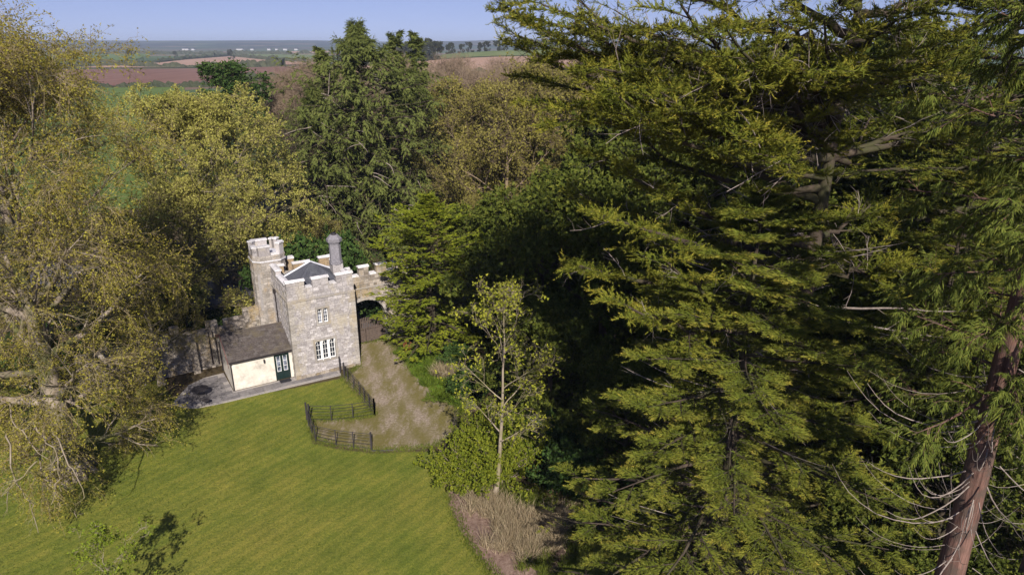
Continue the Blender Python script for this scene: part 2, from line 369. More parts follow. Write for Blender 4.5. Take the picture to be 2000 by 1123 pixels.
grass = mixc(t, .6, grass, ramp(t, nC, [(.35, (.6, .62, .6)), (.65, (1.35, 1.3, 1.2))]), 'MULTIPLY')
mow = noise(t, 1.0, 2, .5, pos(t, (1.6, .14, 1))); grass = mixc(t, .3, grass, ramp(t, mow, [(.4, (.85, .88, .85)), (.6, (1.12, 1.1, 1.1))]), 'MULTIPLY')
wv = N(t, 'ShaderNodeTexWave'); wv.inputs['Scale'].default_value = .42; wv.inputs['Distortion'].default_value = 1.2; wv.inputs['Detail'].default_value = 2; wv.inputs['Detail Scale'].default_value = .4
mp = t.nodes.new('ShaderNodeMapping'); mp.inputs['Rotation'].default_value = (0, 0, math.radians(38)); t.links.new(P0, mp.inputs[0]); t.links.new(mp.outputs[0], wv.inputs['Vector'])
grass = mixc(t, .9, grass, ramp(t, wv.outputs['Fac'], [(.3, (.90, .93, .9)), (.7, (1.1, 1.06, 1.08))]), 'MULTIPLY')
bare_ = ramp(t, noise(t, .9, 6, .8, P0), [(.63, (0, 0, 0)), (.75, (.55, .55, .55))]); grass = mixc(t, bare_, grass, (.20, .155, .06))
litter = ramp(t, nB, [(.3, (.045, .033, .018)), (.5, (.085, .06, .035)), (.7, (.05, .06, .016))])
gravel = ramp(t, nB, [(.3, (.15, .11, .08)), (.5, (.29, .23, .175)), (.7, (.46, .39, .32))])
gg = ramp(t, noise(t, .9, 6, .75, pos(t, (1.2, .4, 1))), [(.34, (0, 0, 0)), (.54, (.95, .95, .95))])
gg = math_(t, 'SUBTRACT', gg, math_(t, 'MULTIPLY', att('rut'), .55), True)
dr = mixc(t, gg, gravel, mixc(t, nB, (.11, .10, .025), (.19, .155, .05)))
col = mixc(t, edge('lawn'), litter, grass)
col = mixc(t, edge('drive', .9), col, dr)
col = mixc(t, edge('verge', .9), col, mixc(t, nB, (.075, .15, .012), (.13, .19, .02)))
col = mixc(t, edge('soil', .9), col, ramp(t, nB, [(.3, (.10, .06, .045)), (.5, (.21, .14, .11)), (.7, (.30, .22, .17))]))
t.links.new(col, b.inputs['Base Color']); bump(t, b, nB, .7, .08); M['near'] = m
cx = (X[:-1, :-1] + X[1:, 1:]) / 2; cyy = (Y[:-1, :-1] + Y[1:, 1:]) / 2
mid = lambda A: (A[:-1, :-1] + A[1:, 1:] + A[1:, :-1] + A[:-1, 1:]) / 4
isd = mid(dw) > 0; isl = (mid(lw) > 0) & ~isd; isv = (mid(vw) > 0) & ~isd & ~isl
sheet('lawn', X, Y, Zw, M['near'], isl, attrs)
sheet('gravel_drive', X, Y, Zw, M['near'], isd, attrs)
sheet('grass_verge', X, Y, Zw, M['near'], isv, attrs)
sheet('woodland_floor', X, Y, Zw, M['near'], ~(isd | isl | isv), attrs)

# road outside the wall
RD = [(-60, 76), (-42, 71), (-30, 66.5), (-20, 64.5), (-8, 66), (6, 70), (30, 78)]
def ribbon(name, line, w, z, mat, n=8):
    pts = []
    for i in range(len(line) - 1):
        for k in range(n):
            a = k / n; pts.append((line[i][0] * (1 - a) + line[i + 1][0] * a, line[i][1] * (1 - a) + line[i + 1][1] * a))
    pts.append(line[-1]); pts = np.array(pts)
    for _ in range(6): pts[1:-1] = (pts[:-2] + pts[2:] + 2 * pts[1:-1]) / 4
    d = np.gradient(pts, axis=0); d /= np.linalg.norm(d, axis=1)[:, None]; nn = np.stack([-d[:, 1], d[:, 0]], 1)
    s = np.linspace(-w, w, 5)
    Q = pts[:, None, :] + nn[:, None, :] * s[None, :, None]
    return sheet(name, Q[..., 0][:, ::-1], Q[..., 1][:, ::-1], np.full(Q.shape[:2], z), mat)
ribbon('road', RD, 3.4, .16, M['road'])
apron = MB(); apron.prism([(-24, 57.5), (-15.5, 59), (-9, 58), (-9, 64.5), (-24, 63.5)], -.2, .15); ao = apron.build('road_apron', M['road']); ao['kind'] = 'structure'

# ------------------------------------------------------------------ the gate lodge (local frame: a along the front, b backwards)
A0 = G(580, 741); ANG = math.radians(31.5)
R = random.Random(7)
HID = "castellated gate lodge"
lodge = tag(empty('gate_lodge', (A0[0], A0[1], 0), ANG), 'small castellated grey stone gate lodge with turret, chimney and cream lean-to', 'lodge')

def stone_unit(seed):
    r = random.Random(seed); mb = MB()
    j = lambda a=.035: r.uniform(-a, a); i = .94
    back = [(-.5, 0, -.5), (.5, 0, -.5), (.5, 0, .5), (-.5, 0, .5)]
    fr = [(-.5 * i + j(), -1 + j(.3), -.46 + j()), (.5 * i + j(), -1 + j(.3), -.46 + j()), (.5 * i + j(), -1 + j(.3), .46 + j()), (-.5 * i + j(), -1 + j(.3), .46 + j())]
    mb.add(back + fr, [(4, 5, 6, 7), (0, 1, 5, 4), (1, 2, 6, 5), (2, 3, 7, 6), (3, 0, 4, 7)])
    return mb
UNITS = [stone_unit(i) for i in range(8)]
UM = {}
def courses(x0, x1, z0, z1, holes=(), hmin=.13, hmax=.22, lmin=.2, lmax=.48, rng=R, gap=.02):
    out = []; z = z0
    while z < z1 - .08:
        h = rng.uniform(hmin, hmax)
        if z1 - z - h < .1: h = z1 - z
        zc = z + h / 2; spans = [(x0, x1)]
        for hf in holes:
            g = hf(zc - h * .35)
            g2 = hf(zc + h * .35)
            if g is None: g = g2
            elif g2 is not None: g = (min(g[0], g2[0]), max(g[1], g2[1]))
            if g is None: continue
            ns = []
            for s0, s1 in spans:
                if g[1] <= s0 or g[0] >= s1: ns.append((s0, s1)); continue
                if g[0] - s0 > .08: ns.append((s0, g[0]))
                if s1 - g[1] > .08: ns.append((g[1], s1))
            spans = ns
        for s0, s1 in spans:
            x = s0
            while x < s1 - .02:
                l = rng.uniform(lmin, lmax)
                if s1 - x - l < lmin * .6: l = s1 - x
                out.append((x + gap / 2, x + l - gap / 2, z + gap / 2, z + h - gap / 2, rng.uniform(.02, .05))); x += l
        z += h
    return out
def lay_stones(parent, origin, rz, stones, mat, single, name='stone'):
    """stones on an upright face; the first `single` of them as objects, the rest in one part"""
    Mx = Matrix.Translation(origin) @ Matrix.Rotation(rz, 4, 'Z')
    big = sorted(stones, key=lambda s: -(s[1] - s[0]) * (s[3] - s[2]))
    rest = MB()
    for i, (a, bb, c, d, p) in enumerate(big):
        q = R.randrange(8)
        T = Mx @ Matrix.Translation(((a + bb) / 2, 0, (c + d) / 2)) @ Matrix.Diagonal((bb - a, p, d - c, 1))
        if i < single:
            key = (q, mat.name)
            if key not in UM:
                me = UNITS[q].mesh('stone'); me.materials.append(mat); UM[key] = me
            o = bpy.data.objects.new(name, UM[key]); o.parent = parent; o.matrix_local = T; coll.objects.link(o)
        else: rest.add([T @ Vector(v) for v in UNITS[q].v], UNITS[q].f)
    return rest
def hole_rect(x0, x1, z0, z1): return lambda z: (x0, x1) if z0 < z < z1 else None
def hole_arch(cx_, hw, z0, zs, za):
    def f(z):
        if z < z0 or z > za: return None
        if z <= zs: return (cx_ - hw, cx_ + hw)
        w = hw * math.sqrt(max(0, 1 - ((z - zs) / (za - zs)) ** 2)) ** 1.15
        return (cx_ - w, cx_ + w)
    return f
TW, TD = 5.15, 5.0
UPW = (2.12, 2.96, 4.28, 5.52); LOW = (1.72, 3.30, 1.15, 2.85)
# core walls
def wall_front(mb, x0, x1, z0, z1, y0, y1, rects):
    zs = sorted({z0, z1} | {r[2] for r in rects} | {r[3] for r in rects})
    for za, zb in zip(zs[:-1], zs[1:]):
        cuts = sorted((r[0], r[1]) for r in rects if r[2] < (za + zb) / 2 < r[3]); x = x0
        for c0, c1 in cuts:
            mb.box(x, y0, za, c0, y1, zb); x = c1
        mb.box(x, y0, za, x1, y1, zb)
mb = MB(); wall_front(mb, 0, TW, 0, 7.42, 0, .45, [UPW, LOW])
mb.box(0, .45, 0, .45, TD - .45, 7.42); mb.box(TW - .45, .45, 0, TW, TD - .45, 7.42); mb.box(0, TD - .45, 0, TW, TD, 7.42)
mb.build('wall', M['mortar'], lodge)
inn = MB(); inn.box(.45, 1.2, 0, TW - .45, 1.3, 7.0); inn.build('inner_partition', flat_mat('dark_interior', (.03, .03, .03)), lodge)
holes = [hole_rect(UPW[0] - .13, UPW[1] + .13, UPW[2] - .12, UPW[3] + .15), hole_rect(LOW[0] - .16, LOW[1] + .16, LOW[2] - .14, LOW[3] + .16)]
sf = courses(.0, TW, .0, 6.40, holes) + courses(0, TW, 6.56, 7.42, (), .2, .3)
rest = lay_stones(lodge, (0, 0, 0), 0, sf, M['stone'], 290)
sl = courses(-TD, 0, 0, 6.40) + courses(-TD, 0, 6.56, 7.42)
r2 = lay_stones(lodge, (0, 0, 0), -math.pi / 2, sl, M['stone'], 0); rest.add(r2.v, r2.f)
sr = courses(0, TD, 0, 6.40) + courses(0, TD, 6.56, 7.42)
r2 = lay_stones(lodge, (TW, 0, 0), math.pi / 2, sr, M['stone'], 0); rest.add(r2.v, r2.f)
# plinth of rough stones
pl = MB()
for i in range(14):
    x = -.02 + i * .372; pl.box(x, -.16 + R.uniform(-.03, .03), -.05, x + .35, .0, .22 + R.uniform(-.05, .06), .02, R)
pl.build('plinth', M['rubble'], lodge)
# quoins
qn = MB(); z = 0
k = 0
while z < 6.35:
    l1, l2 = (.55, .3) if k % 2 else (.3, .55)
    for xx in (0, TW):
        x0, x1 = (-.06, l1) if xx == 0 else (TW - l1, TW + .06)
        y1 = l2
        qn.box(x0, -.065, z + .012, x1, y1, z + .318)
    z += .33; k += 1
o = qn.build('quoins', M['ashlar'], lodge); o['kind'] = 'stuff'
# string course
sc_ = MB(); sc_.box(-.1, -.1, 6.42, TW + .1, .0, 6.54); sc_.box(-.1, .0, 6.42, 0, TD + .1, 6.54); sc_.box(TW, .0, 6.42, TW + .1, TD + .1, 6.54); sc_.box(0, TD, 6.42, TW, TD + .1, 6.54)
sc_.build('string_course', M['ashlar'], lodge)
# merlons with coping stones
def merlon(x0, y0, x1, y1, z0, z1, parent=lodge, mat='stone', cope=.12, ov=.06):
    mb = MB(); nx = max(1, int(round((x1 - x0) / .5))); ny = max(1, int(round((y1 - y0) / .5))); nz = max(1, int(round((z1 - z0) / .27)))
    for i in range(nx):
        for j in range(ny):
            for q in range(nz):
                g = .008
                mb.box(x0 + (x1 - x0) * i / nx + g, y0 + (y1 - y0) * j / ny + g, z0 + (z1 - z0) * q / nz + g, x0 + (x1 - x0) * (i + 1) / nx - g, y0 + (y1 - y0) * (j + 1) / ny - g, z0 + (z1 - z0) * (q + 1) / nz, .012, R)
    o = mb.build('merlon', M[mat], parent)
    L_ = max(x1 - x0, y1 - y0); n = max(1, int(L_ / .6)); along_x = (x1 - x0) >= (y1 - y0)
    for i in range(n):
        c = MB()
        e0, e1 = (ov if i == 0 else -.006), (ov if i == n - 1 else -.006)
        if along_x:
            a, bb = x0 + (x1 - x0) * i / n - e0, x0 + (x1 - x0) * (i + 1) / n + e1; ym = (y0 + y1) / 2
            zz = z1 + cope + R.uniform(-.015, .015)
            c.add([(a, y0 - ov, z1), (bb, y0 - ov, z1), (bb, y1 + ov, z1), (a, y1 + ov, z1), (a, y0 - ov, zz - .04), (bb, y0 - ov, zz - .04), (bb, y1 + ov, zz - .04), (a, y1 + ov, zz - .04), (a, ym, zz + .05), (bb, ym, zz + .05)],
                  [(3, 2, 1, 0), (0, 1, 5, 4), (2, 3, 7, 6), (4, 5, 9, 8), (8, 9, 6, 7), (1, 2, 6, 9, 5), (3, 0, 4, 8, 7)])
        else:
            a, bb = y0 + (y1 - y0) * i / n - e0, y0 + (y1 - y0) * (i + 1) / n + e1; xm = (x0 + x1) / 2
            zz = z1 + cope + R.uniform(-.015, .015)
            c.add([(x0 - ov, a, z1), (x1 + ov, a, z1), (x1 + ov, bb, z1), (x0 - ov, bb, z1), (x0 - ov, a, zz - .04), (x1 + ov, a, zz - .04), (x1 + ov, bb, zz - .04), (x0 - ov, bb, zz - .04), (xm, a, zz + .05), (xm, bb, zz + .05)],
                  [(3, 2, 1, 0), (1, 2, 6, 5), (3, 0, 4, 7), (5, 6, 9, 8), (7, 4, 8, 9), (0, 1, 5, 8, 4), (2, 3, 7, 9, 6)])
        c.build('coping_stone', M['coping'], o)
PT = .42
for x0, x1 in ((0, 1.36), (1.98, 3.22), (3.84, TW)): merlon(x0, .0, x1, PT, 7.425, 7.98)
for x0, x1 in ((1.36, 1.98), (3.22, 3.84)):
    s_ = MB(); s_.box(x0 + .065, -.05, 7.425, x1 - .065, PT + .05, 7.50); s_.build('crenel_sill', M['coping'], lodge)
for x0, x1 in ((0.45, 1.0), (1.75, 3.1), (3.9, TW)): merlon(x0, TD - PT, x1, TD, 7.425, 8.0 if x0 < 3 else 8.15, mat='ochre')
merlon(0, .55, PT, 3.0, 7.425, 7.75); merlon(0, 3.1, PT, TD - .0, 7.425, 8.1)
merlon(TW - PT, .55, TW, 1.6, 7.425, 7.78); merlon(TW - PT, 3.1, TW, 4.4, 7.425, 7.95)
# slate roof
cxr, cyr, ax = TW / 2 + .05, TD / 2 + .1, 8.62
corn = [(.45, .45), (TW - .45, .45), (TW - .45, TD - .45), (.45, TD - .45)]
LMID, RMID = (.455, 2.75, 7.62), (TW - .455, 2.75, 7.5)
rb = MB(); rb.add([(x, y, 7.05) for x, y in corn] + [(cxr, cyr, ax), LMID, RMID], [(0, 1, 4), (1, 6, 4), (6, 2, 4), (2, 3, 4), (3, 5, 4), (5, 0, 4), (3, 2, 1, 0), (0, 5, 3), (1, 2, 6)])
roof = rb.build('roof', M['slate'], lodge)
sls = MB()
for fi in (0, 2):
    p0, p1 = Vector((*corn[fi], 7.05)), Vector((*corn[(fi + 1) % 4], 7.05)); ap = Vector((cxr, cyr, ax))
    nrm = (p1 - p0).cross(ap - p0).normalized()
    for r_ in range(11):
        s0, s1 = r_ / 11, (r_ + 1.12) / 11
        if s1 > 1: s1 = 1
        a0, a1 = p0.lerp(ap, s0), p1.lerp(ap, s0); b0, b1 = p0.lerp(ap, s1), p1.lerp(ap, s1)
        n = max(1, int((a1 - a0).length / .3))
        for k in range(n):
            u0, u1 = k / n + .004, (k + 1) / n - .004; lift = R.uniform(.012, .022)
            q = [a0.lerp(a1, u0) + nrm * lift, a0.lerp(a1, u1) + nrm * lift, b0.lerp(b1, u1) + nrm * .006, b0.lerp(b1, u0) + nrm * .006]
            sls.add(q + [q[0] - nrm * .012, q[1] - nrm * .012], [(0, 1, 2, 3), (4, 5, 1, 0)])
o = sls.build('slates', M['slate'], roof); o['kind'] = 'stuff'
for p in (LMID, RMID):
    h = MB(); p, ap = Vector(p) + Vector((0, 0, .04)), Vector((cxr, cyr, ax + .03)); h.tube([p, ap], .085, 6); h.build('hip_flashing', M['lead'], roof)
for c_ in corn:
    h = MB(); h.tube([Vector((*c_, 7.07)), Vector((cxr, cyr, ax + .01))], .04, 6); h.build('hip_roll', M['slate'], roof)
# chimney
ch = MB(); cx0, cy0 = 4.55, 2.0
ch.box(cx0 - .42, cy0 - .42, 7.2, cx0 + .42, cy0 + .42, 8.35); chim = ch.build('chimney', M['stone'], lodge)
oct_ = lambda r: [(cx0 + r * math.cos(math.radians(22.5 + 45 * i)), cy0 + r * math.sin(math.radians(22.5 + 45 * i))) for i in range(8)]
c2 = MB(); c2.prism(oct_(.54), 8.35, 8.55); c2.prism(oct_(.46), 8.55, 10.05); c2.build('shaft', M['chimney'], chim)
c3 = MB(); c3.prism(oct_(.52), 10.05, 10.17); c3.prism(oct_(.62), 10.17, 10.42)
top = oct_(.58); tp2 = oct_(.33)
c3.add([(x, y, 10.42) for x, y in top] + [(x, y, 10.72) for x, y in tp2], [(i, (i + 1) % 8, (i + 1) % 8 + 8, i + 8) for i in range(8)] + [tuple(range(8, 16))])
c3.build('cap', M['chimney'], chim)
c4 = MB(); c4.tube([(cx0, cy0, 10.7), (cx0, cy0, 10.86)], .2, 10); c4.build('chimney_pot', M['iron'], chim)
# windows
def lancets(win, n, zs_f, mats, frame_mat, bars=True, white=False):
    x0, x1, z0, z1 = win
    w = empty('window', (0, 0, 0), 0, lodge)
    sur = MB(); s = .13
    sur.box(x0 - s, -.07, z0 - .12, x1 + s, .12, z0 - .002); sur.box(x0 - s, -.06, z0, x0 - .002, .12, z1); sur.box(x1 + .002, -.06, z0, x1 + s, .12, z1); sur.box(x0 - s, -.075, z1 + .002, x1 + s, .12, z1 + .13)
    sur.build('surround', M['ashlar'], w)
    mull = .09; lw_ = ((x1 - x0) - mull * (n - 1)) / n; zs = z1 - lw_ * zs_f
    fr = MB()
    for i in range(n):
        a = x0 + i * (lw_ + mull); bb = a + lw_; c = (a + bb) / 2
        if i: fr.box(a - mull, -.02, z0 + .002, a, .2, z1)
        hgt = z1 - .02 - zs
        for sgn, e in ((-1, a), (1, bb)):
            arc = [(e - (e - c) * (q / 8), zs + hgt * math.sqrt(max(0, 1 - (1 - q / 8) ** 2)) ** .9) for q in range(9)]
            poly = arc + [(c, z1), (e, z1)]
            if sgn > 0: poly = poly[::-1]
            poly = poly[::-1]
            fr.extr(poly, .0, .18)
    fr.build('tracery', frame_mat, w)
    g = MB(); g.box(x0 + .01, .24, z0 + .01, x1 - .01, .27, z1 - .01); g.build('pane', mats, w)
    if bars:
        for i in range(n):
            a = x0 + i * (lw_ + mull); bb = a + lw_; f2 = MB()
            f2.box(a + .002, .19, z0 + .002, a + .05, .23, z1 - .03); f2.box(bb - .05, .19, z0 + .002, bb - .002, .23, z1 - .03)
            f2.box(a + .05, .19, z0 + .002, bb - .05, .23, z0 + .07)
            for q in (1, 2, 3): zz = z0 + (z1 - z0) * q / 4; f2.box(a + .05, .195, zz - .012, bb - .05, .225, zz + .012)
            f2.box((a + bb) / 2 - .012, .2, z0 + .07, (a + bb) / 2 + .012, .222, z1 - .08)
            f2.build('casement', M['white'], w)
    return w
lancets(UPW, 2, .7, M['netglass'], M['ashlar'])
w3 = lancets(LOW, 3, .8, M['glass'], M['white']); w3['label'] = 'tall three-light window with white pointed frames'
# turret: square with cut corners
tcx, tcy, hs, cc = .1, 6.25, 1.24, .48
def tpoly(e=0):
    s = hs + e; c = cc + e * .41
    return [(tcx - s + c, tcy - s), (tcx + s - c, tcy - s), (tcx + s, tcy - s + c), (tcx + s, tcy + s - c), (tcx + s - c, tcy + s), (tcx - s + c, tcy + s), (tcx - s, tcy + s - c), (tcx - s, tcy - s + c)]
M['turret'] = stone_mat('turret_stone', [(0, (.24, .215, .19)), (.5, (.33, .30, .27)), (1, (.43, .39, .355))], lichen=(.36, .27, .17), dark=(.12, .11, .10), dk=.8)
tb = MB(); tb.prism(tpoly(), 0, 8.9); tur = tb.build('turret', M['mortar'], lodge)
ts = MB(); tp_ = tpoly()
for i in range(8):
    p, q = Vector(tp_[i]), Vector(tp_[(i + 1) % 8]); L_ = (q - p).length; rz = math.atan2((q - p).y, (q - p).x)
    hl = []
    if i == 0: hl = [hole_arch(L_ * .5, .17, 4.3, 7.0, 7.35)]
    if i == 7: hl = [hole_arch(L_ * .5, .13, 4.3, 7.0, 7.3)]
    st_ = courses(0, L_, 3.0 if i < 3 or i == 7 else 0, 8.38, hl, .18, .3, .25, .5) + courses(0, L_, 8.52, 8.9, (), .19, .2, .25, .5)
    r2 = lay_stones(tur, (p.x, p.y, 0), rz, st_, M['turret'], 60 if i == 0 else 0); ts.add(r2.v, r2.f)
o = ts.build('turret_stonework', M['turret'], tur); o['kind'] = 'stuff'
for zz, e, h in ((8.40, .09, .11), (4.05, .06, .09)):
    s_ = MB(); s_.prism(tpoly(e), zz, zz + h); s_.build('string_course', M['coping'] if zz > 8 else M['ashlar'], tur)
def wallring(i, f0, f1, z0, z1, name, mat, th=.34, e0=0, par=tur):
    p, q = Vector(tp_[i]), Vector(tp_[(i + 1) % 8]); d = (q - p).normalized(); nin = Vector((-d.y, d.x))
    a, bb = p.lerp(q, f0) - d * e0 - nin * e0, p.lerp(q, f1) + d * e0 - nin * e0
    c, dd = bb + nin * (th + 2 * e0), a + nin * (th + 2 * e0)
    m_ = MB(); m_.prism([tuple(a), tuple(bb), tuple(c), tuple(dd)], z0, z1); return m_.build(name, M[mat], par)
pit = MB(); pit.prism(tpoly(-.36), 8.9, 8.93); pit.build('turret_roof', M['lead'], tur)
for i, f0, f1, zt in ((0, -.05, .52, 9.62), (1, .12, 1.0, 9.75), (3, .0, .38, 9.7), (2, .0, .25, 9.72), (4, .3, .95, 9.65), (5, .1, .9, 9.68), (6, .55, 1.0, 9.5), (7, .1, .6, 9.55), (3, .7, 1.0, 9.65)):
    wallring(i, f0, f1, 8.902 + .001 * i, zt, 'merlon', 'stone')
    wallring(i, f0, f1, zt, zt + .12, 'coping_stone', 'coping', e0=.05)
wallring(0, .56, .98, 8.9, 9.06, 'crenel_sill', 'coping', e0=.0)
# link between tower and turret
lk = MB(); lk.box(.75, TD + .01, 0, 2.6, 6.6, 6.9); lk.build('link_wall', M['rubble'], lodge)
sm_ = MB(); sm_.box(1.7, 6.62, 6.9, 2.3, 7.1, 7.9); sm_.build('merlon', M['ochre'], lodge)
sm_ = MB(); sm_.box(1.66, 6.58, 7.9, 2.34, 7.14, 8.05); sm_.build('coping_stone', M['coping'], lodge)
o = rest.build('stonework', M['stone'], lodge); o['kind'] = 'stuff'
dp = MB(); dp.tube([(-.09, 3.9, 6.1), (-.09, 3.9, 3.0)], .05, 8); dp.box(-.22, 3.75, 6.1, -.05, 4.05, 6.4); dp.build('downpipe', M['cast'], lodge)
# cream lean-to
AX0, AX1, AY0, AY1, EZ = -4.62, -.02, .62, 5.5, 2.42
RB, RZ = 3.0, 3.72
lean = empty('lean_to', (0, 0, 0), 0, lodge); lean['label'] = 'low cream rendered lean-to with slate roof'
DX0, DX1, DZ1 = -1.42, -.28, 2.2
mb = MB(); wall_front(mb, AX0, AX1, 0, EZ, AY0, AY0 + .3, [(DX0, DX1, -.01, DZ1)])
mb.extr([(AX0, 0), (AX0 + .001, 0), (AX0 + .001, 0)], 0, .001)
def gable(x0, x1):
    pr = [(AY0 + .3, 0), (AY1, 0), (AY1, 2.75), (RB, RZ - .08), (AY0 + .3, EZ + .02)]; n = len(pr)
    mb.add([(x0, y, z) for y, z in pr] + [(x1, y, z) for y, z in pr], [tuple(range(n - 1, -1, -1)), tuple(range(n, 2 * n))] + [(i, (i + 1) % n, (i + 1) % n + n, i + n) for i in range(n)])
gable(AX0, AX0 + .3); mb.box(AX0 + .3, AY1 - .3, 0, AX1, AY1, 2.6)
mb.build('wall', M['render'], lean)
rs = MB(); ov = .14; ys, ye = AY0 - .22, AY1
ezl = EZ - .03
def roofslab(mb, y0, z0, y1, z1, th=.09):
    mb.add([(AX0 - ov, y0, z0), (AX1, y0, z0), (AX1, y1, z1), (AX0 - ov, y1, z1), (AX0 - ov, y0, z0 + th), (AX1, y0, z0 + th), (AX1, y1, z1 + th), (AX0 - ov, y1, z1 + th)], [(3, 2, 1, 0), (4, 5, 6, 7), (0, 1, 5, 4), (1, 2, 6, 5), (2, 3, 7, 6), (3, 0, 4, 7)])
roofslab(rs, ys, ezl, RB, RZ); roofslab(rs, RB, RZ, ye, 2.8); rf = rs.build('roof', M['old_slate'], lean)
sl_ = MB(); nrow = 13; sl_len = Vector((0, RB - ys, RZ - ezl)); nrm = Vector((0, -(RZ - ezl), RB - ys)).normalized()
for r_ in range(nrow):
    s0, s1 = r_ / nrow - (.012 if r_ == 0 else 0), min(1.0, (r_ + 1.15) / nrow)
    for k in range(17):
        wd = (AX1 - AX0 + ov) / 16; xa = AX0 - ov - .01 + (k - (.5 if r_ % 2 else 0)) * wd + .005; xb = xa + wd - .012
        xa, xb = max(xa, AX0 - ov - .02), min(xb, AX1 - .0)
        if xb - xa < .05: continue
        li = R.uniform(.018, .032); b0 = Vector((0, ys, ezl + .09)) + sl_len * s0; b1 = Vector((0, ys, ezl + .09)) + sl_len * s1
        q = [Vector((xa, b0.y, b0.z)) + nrm * li, Vector((xb, b0.y, b0.z)) + nrm * li, Vector((xb, b1.y, b1.z)) + nrm * .008, Vector((xa, b1.y, b1.z)) + nrm * .008]
        sl_.add(q + [q[0] - nrm * .016, q[1] - nrm * .016], [(0, 1, 2, 3), (4, 5, 1, 0)])
o = sl_.build('slates', M['old_slate'], lean); o['kind'] = 'stuff'
rg = MB(); rg.tube([(AX0 - ov, RB, RZ + .12), (AX1, RB, RZ + .12)], .07, 8); rg.build('ridge', M['old_slate'], lean)
bg_ = MB()
for (y0, z0, y1, z1) in ((ys, ezl, RB, RZ), (RB, RZ, ye, 2.8)):
    bg_.add([(AX0 - ov - .04, y0, z0 - .08), (AX0 - ov - .002, y0, z0 - .08), (AX0 - ov - .002, y1, z1 - .08), (AX0 - ov - .04, y1, z1 - .08), (AX0 - ov - .04, y0, z0 + .13), (AX0 - ov - .002, y0, z0 + .13), (AX0 - ov - .002, y1, z1 + .13), (AX0 - ov - .04, y1, z1 + .13)], [(3, 2, 1, 0), (4, 5, 6, 7), (0, 1, 5, 4), (1, 2, 6, 5), (2, 3, 7, 6), (3, 0, 4, 7)])
bg_.build('barge_board', M['barge'], lean)
gt = MB(); gt.box(AX0 - .1, ys - .1, EZ - .06, AX1, ys - .005, EZ + .02); gt.build('gutter', M['cast'], lean)
dp = MB(); dp.tube([(AX0 + .03, ys - .05, EZ - .05), (AX0 + .03, AY0 - .07, EZ - .3), (AX0 + .03, AY0 - .07, .02)], .045, 8)
dp.build('downpipe', M['cast'], lean)
dp = MB(); dp.tube([(AX0 - .07, 4.6, 2.6), (AX0 - .07, 4.6, .1)], .045, 8); dp.build('downpipe', M['cast'], lean)
door = empty('door', (0, 0, 0), 0, lean); door['label'] = 'black glazed double door'
fr = MB(); fr.box(DX0, AY0 - .03, .02, DX0 + .07, AY0 + .12, DZ1); fr.box(DX1 - .07, AY0 - .03, .02, DX1, AY0 + .12, DZ1); fr.box(DX0 + .07, AY0 - .03, DZ1 - .08, DX1 - .07, AY0 + .12, DZ1); fr.build('frame', M['greydoor'], door)
dm = (DX0 + DX1) / 2
for x0, x1 in ((DX0 + .072, dm - .004), (dm + .004, DX1 - .072)):
    lf = MB(); y0, y1 = AY0 + .03, AY0 + .08; zt, zb = DZ1 - .085, .03
    lf.box(x0, y0, zb, x0 + .09, y1, zt); lf.box(x1 - .09, y0, zb, x1, y1, zt); lf.box(x0 + .09, y0, zb, x1 - .09, y1, .72); lf.box(x0 + .09, y0, zt - .1, x1 - .09, y1, zt)
    lf.build('leaf', M['greydoor'], door)
    g = MB(); g.box(x0 + .09, y0 + .02, .72, x1 - .09, y0 + .03, zt - .1); g.build('pane', M['netglass'], door)
    wb = MB(); wx0, wx1, wz0, wz1 = x0 + .09, x1 - .09, .72, zt - .1
    wb.box(wx0, y0 + .002, wz0, wx0 + .03, y0 + .019, wz1); wb.box(wx1 - .03, y0 + .002, wz0, wx1, y0 + .019, wz1)
    wb.box(wx0 + .03, y0 + .002, wz0, wx1 - .03, y0 + .019, wz0 + .03)
    for q in (1, 2): zz = wz0 + (wz1 - wz0) * q / 3; wb.box(wx0 + .03, y0 + .003, zz - .015, wx1 - .03, y0 + .019, zz + .015)
    wb.build('glazing_bars', M['white'], door)
lp = MB(); lp.tube([(-2.16, AY0 - .1, 2.02), (-2.16, AY0 - .1, 1.8)], .07, 8); lp.box(-2.2, AY0 - .1, 2.0, -2.12, AY0 - .002, 2.06); lp.tube([(-2.16, AY0 - .1, 1.8), (-2.16, AY0 - .1, 1.72)], [.05, .02], 8); lp.build('wall_lantern', M['iron'], lean)
vt = MB(); vt.box(AX0 - .02, 1.5, 1.5, AX0 - .002, 1.7, 1.72); vt.build('vent', M['barge'], lean)

LM = lodge.matrix_basis.copy()
LM = Matrix.Translation((A0[0], A0[1], 0)) @ Matrix.Rotation(ANG, 4, 'Z')
def W(a, b_, z=0): return LM @ Vector((a, b_, z))
# doormat
mtm = MB(); mtm.box(-.42, -.25, 0, .42, .25, .025); o = mtm.build('doormat', M['mat']); o.location = W(-.85, .12, .075); o.rotation_euler = (0, 0, ANG)
tag(o, 'dark doormat on the paving before the glazed double door', 'doormat')
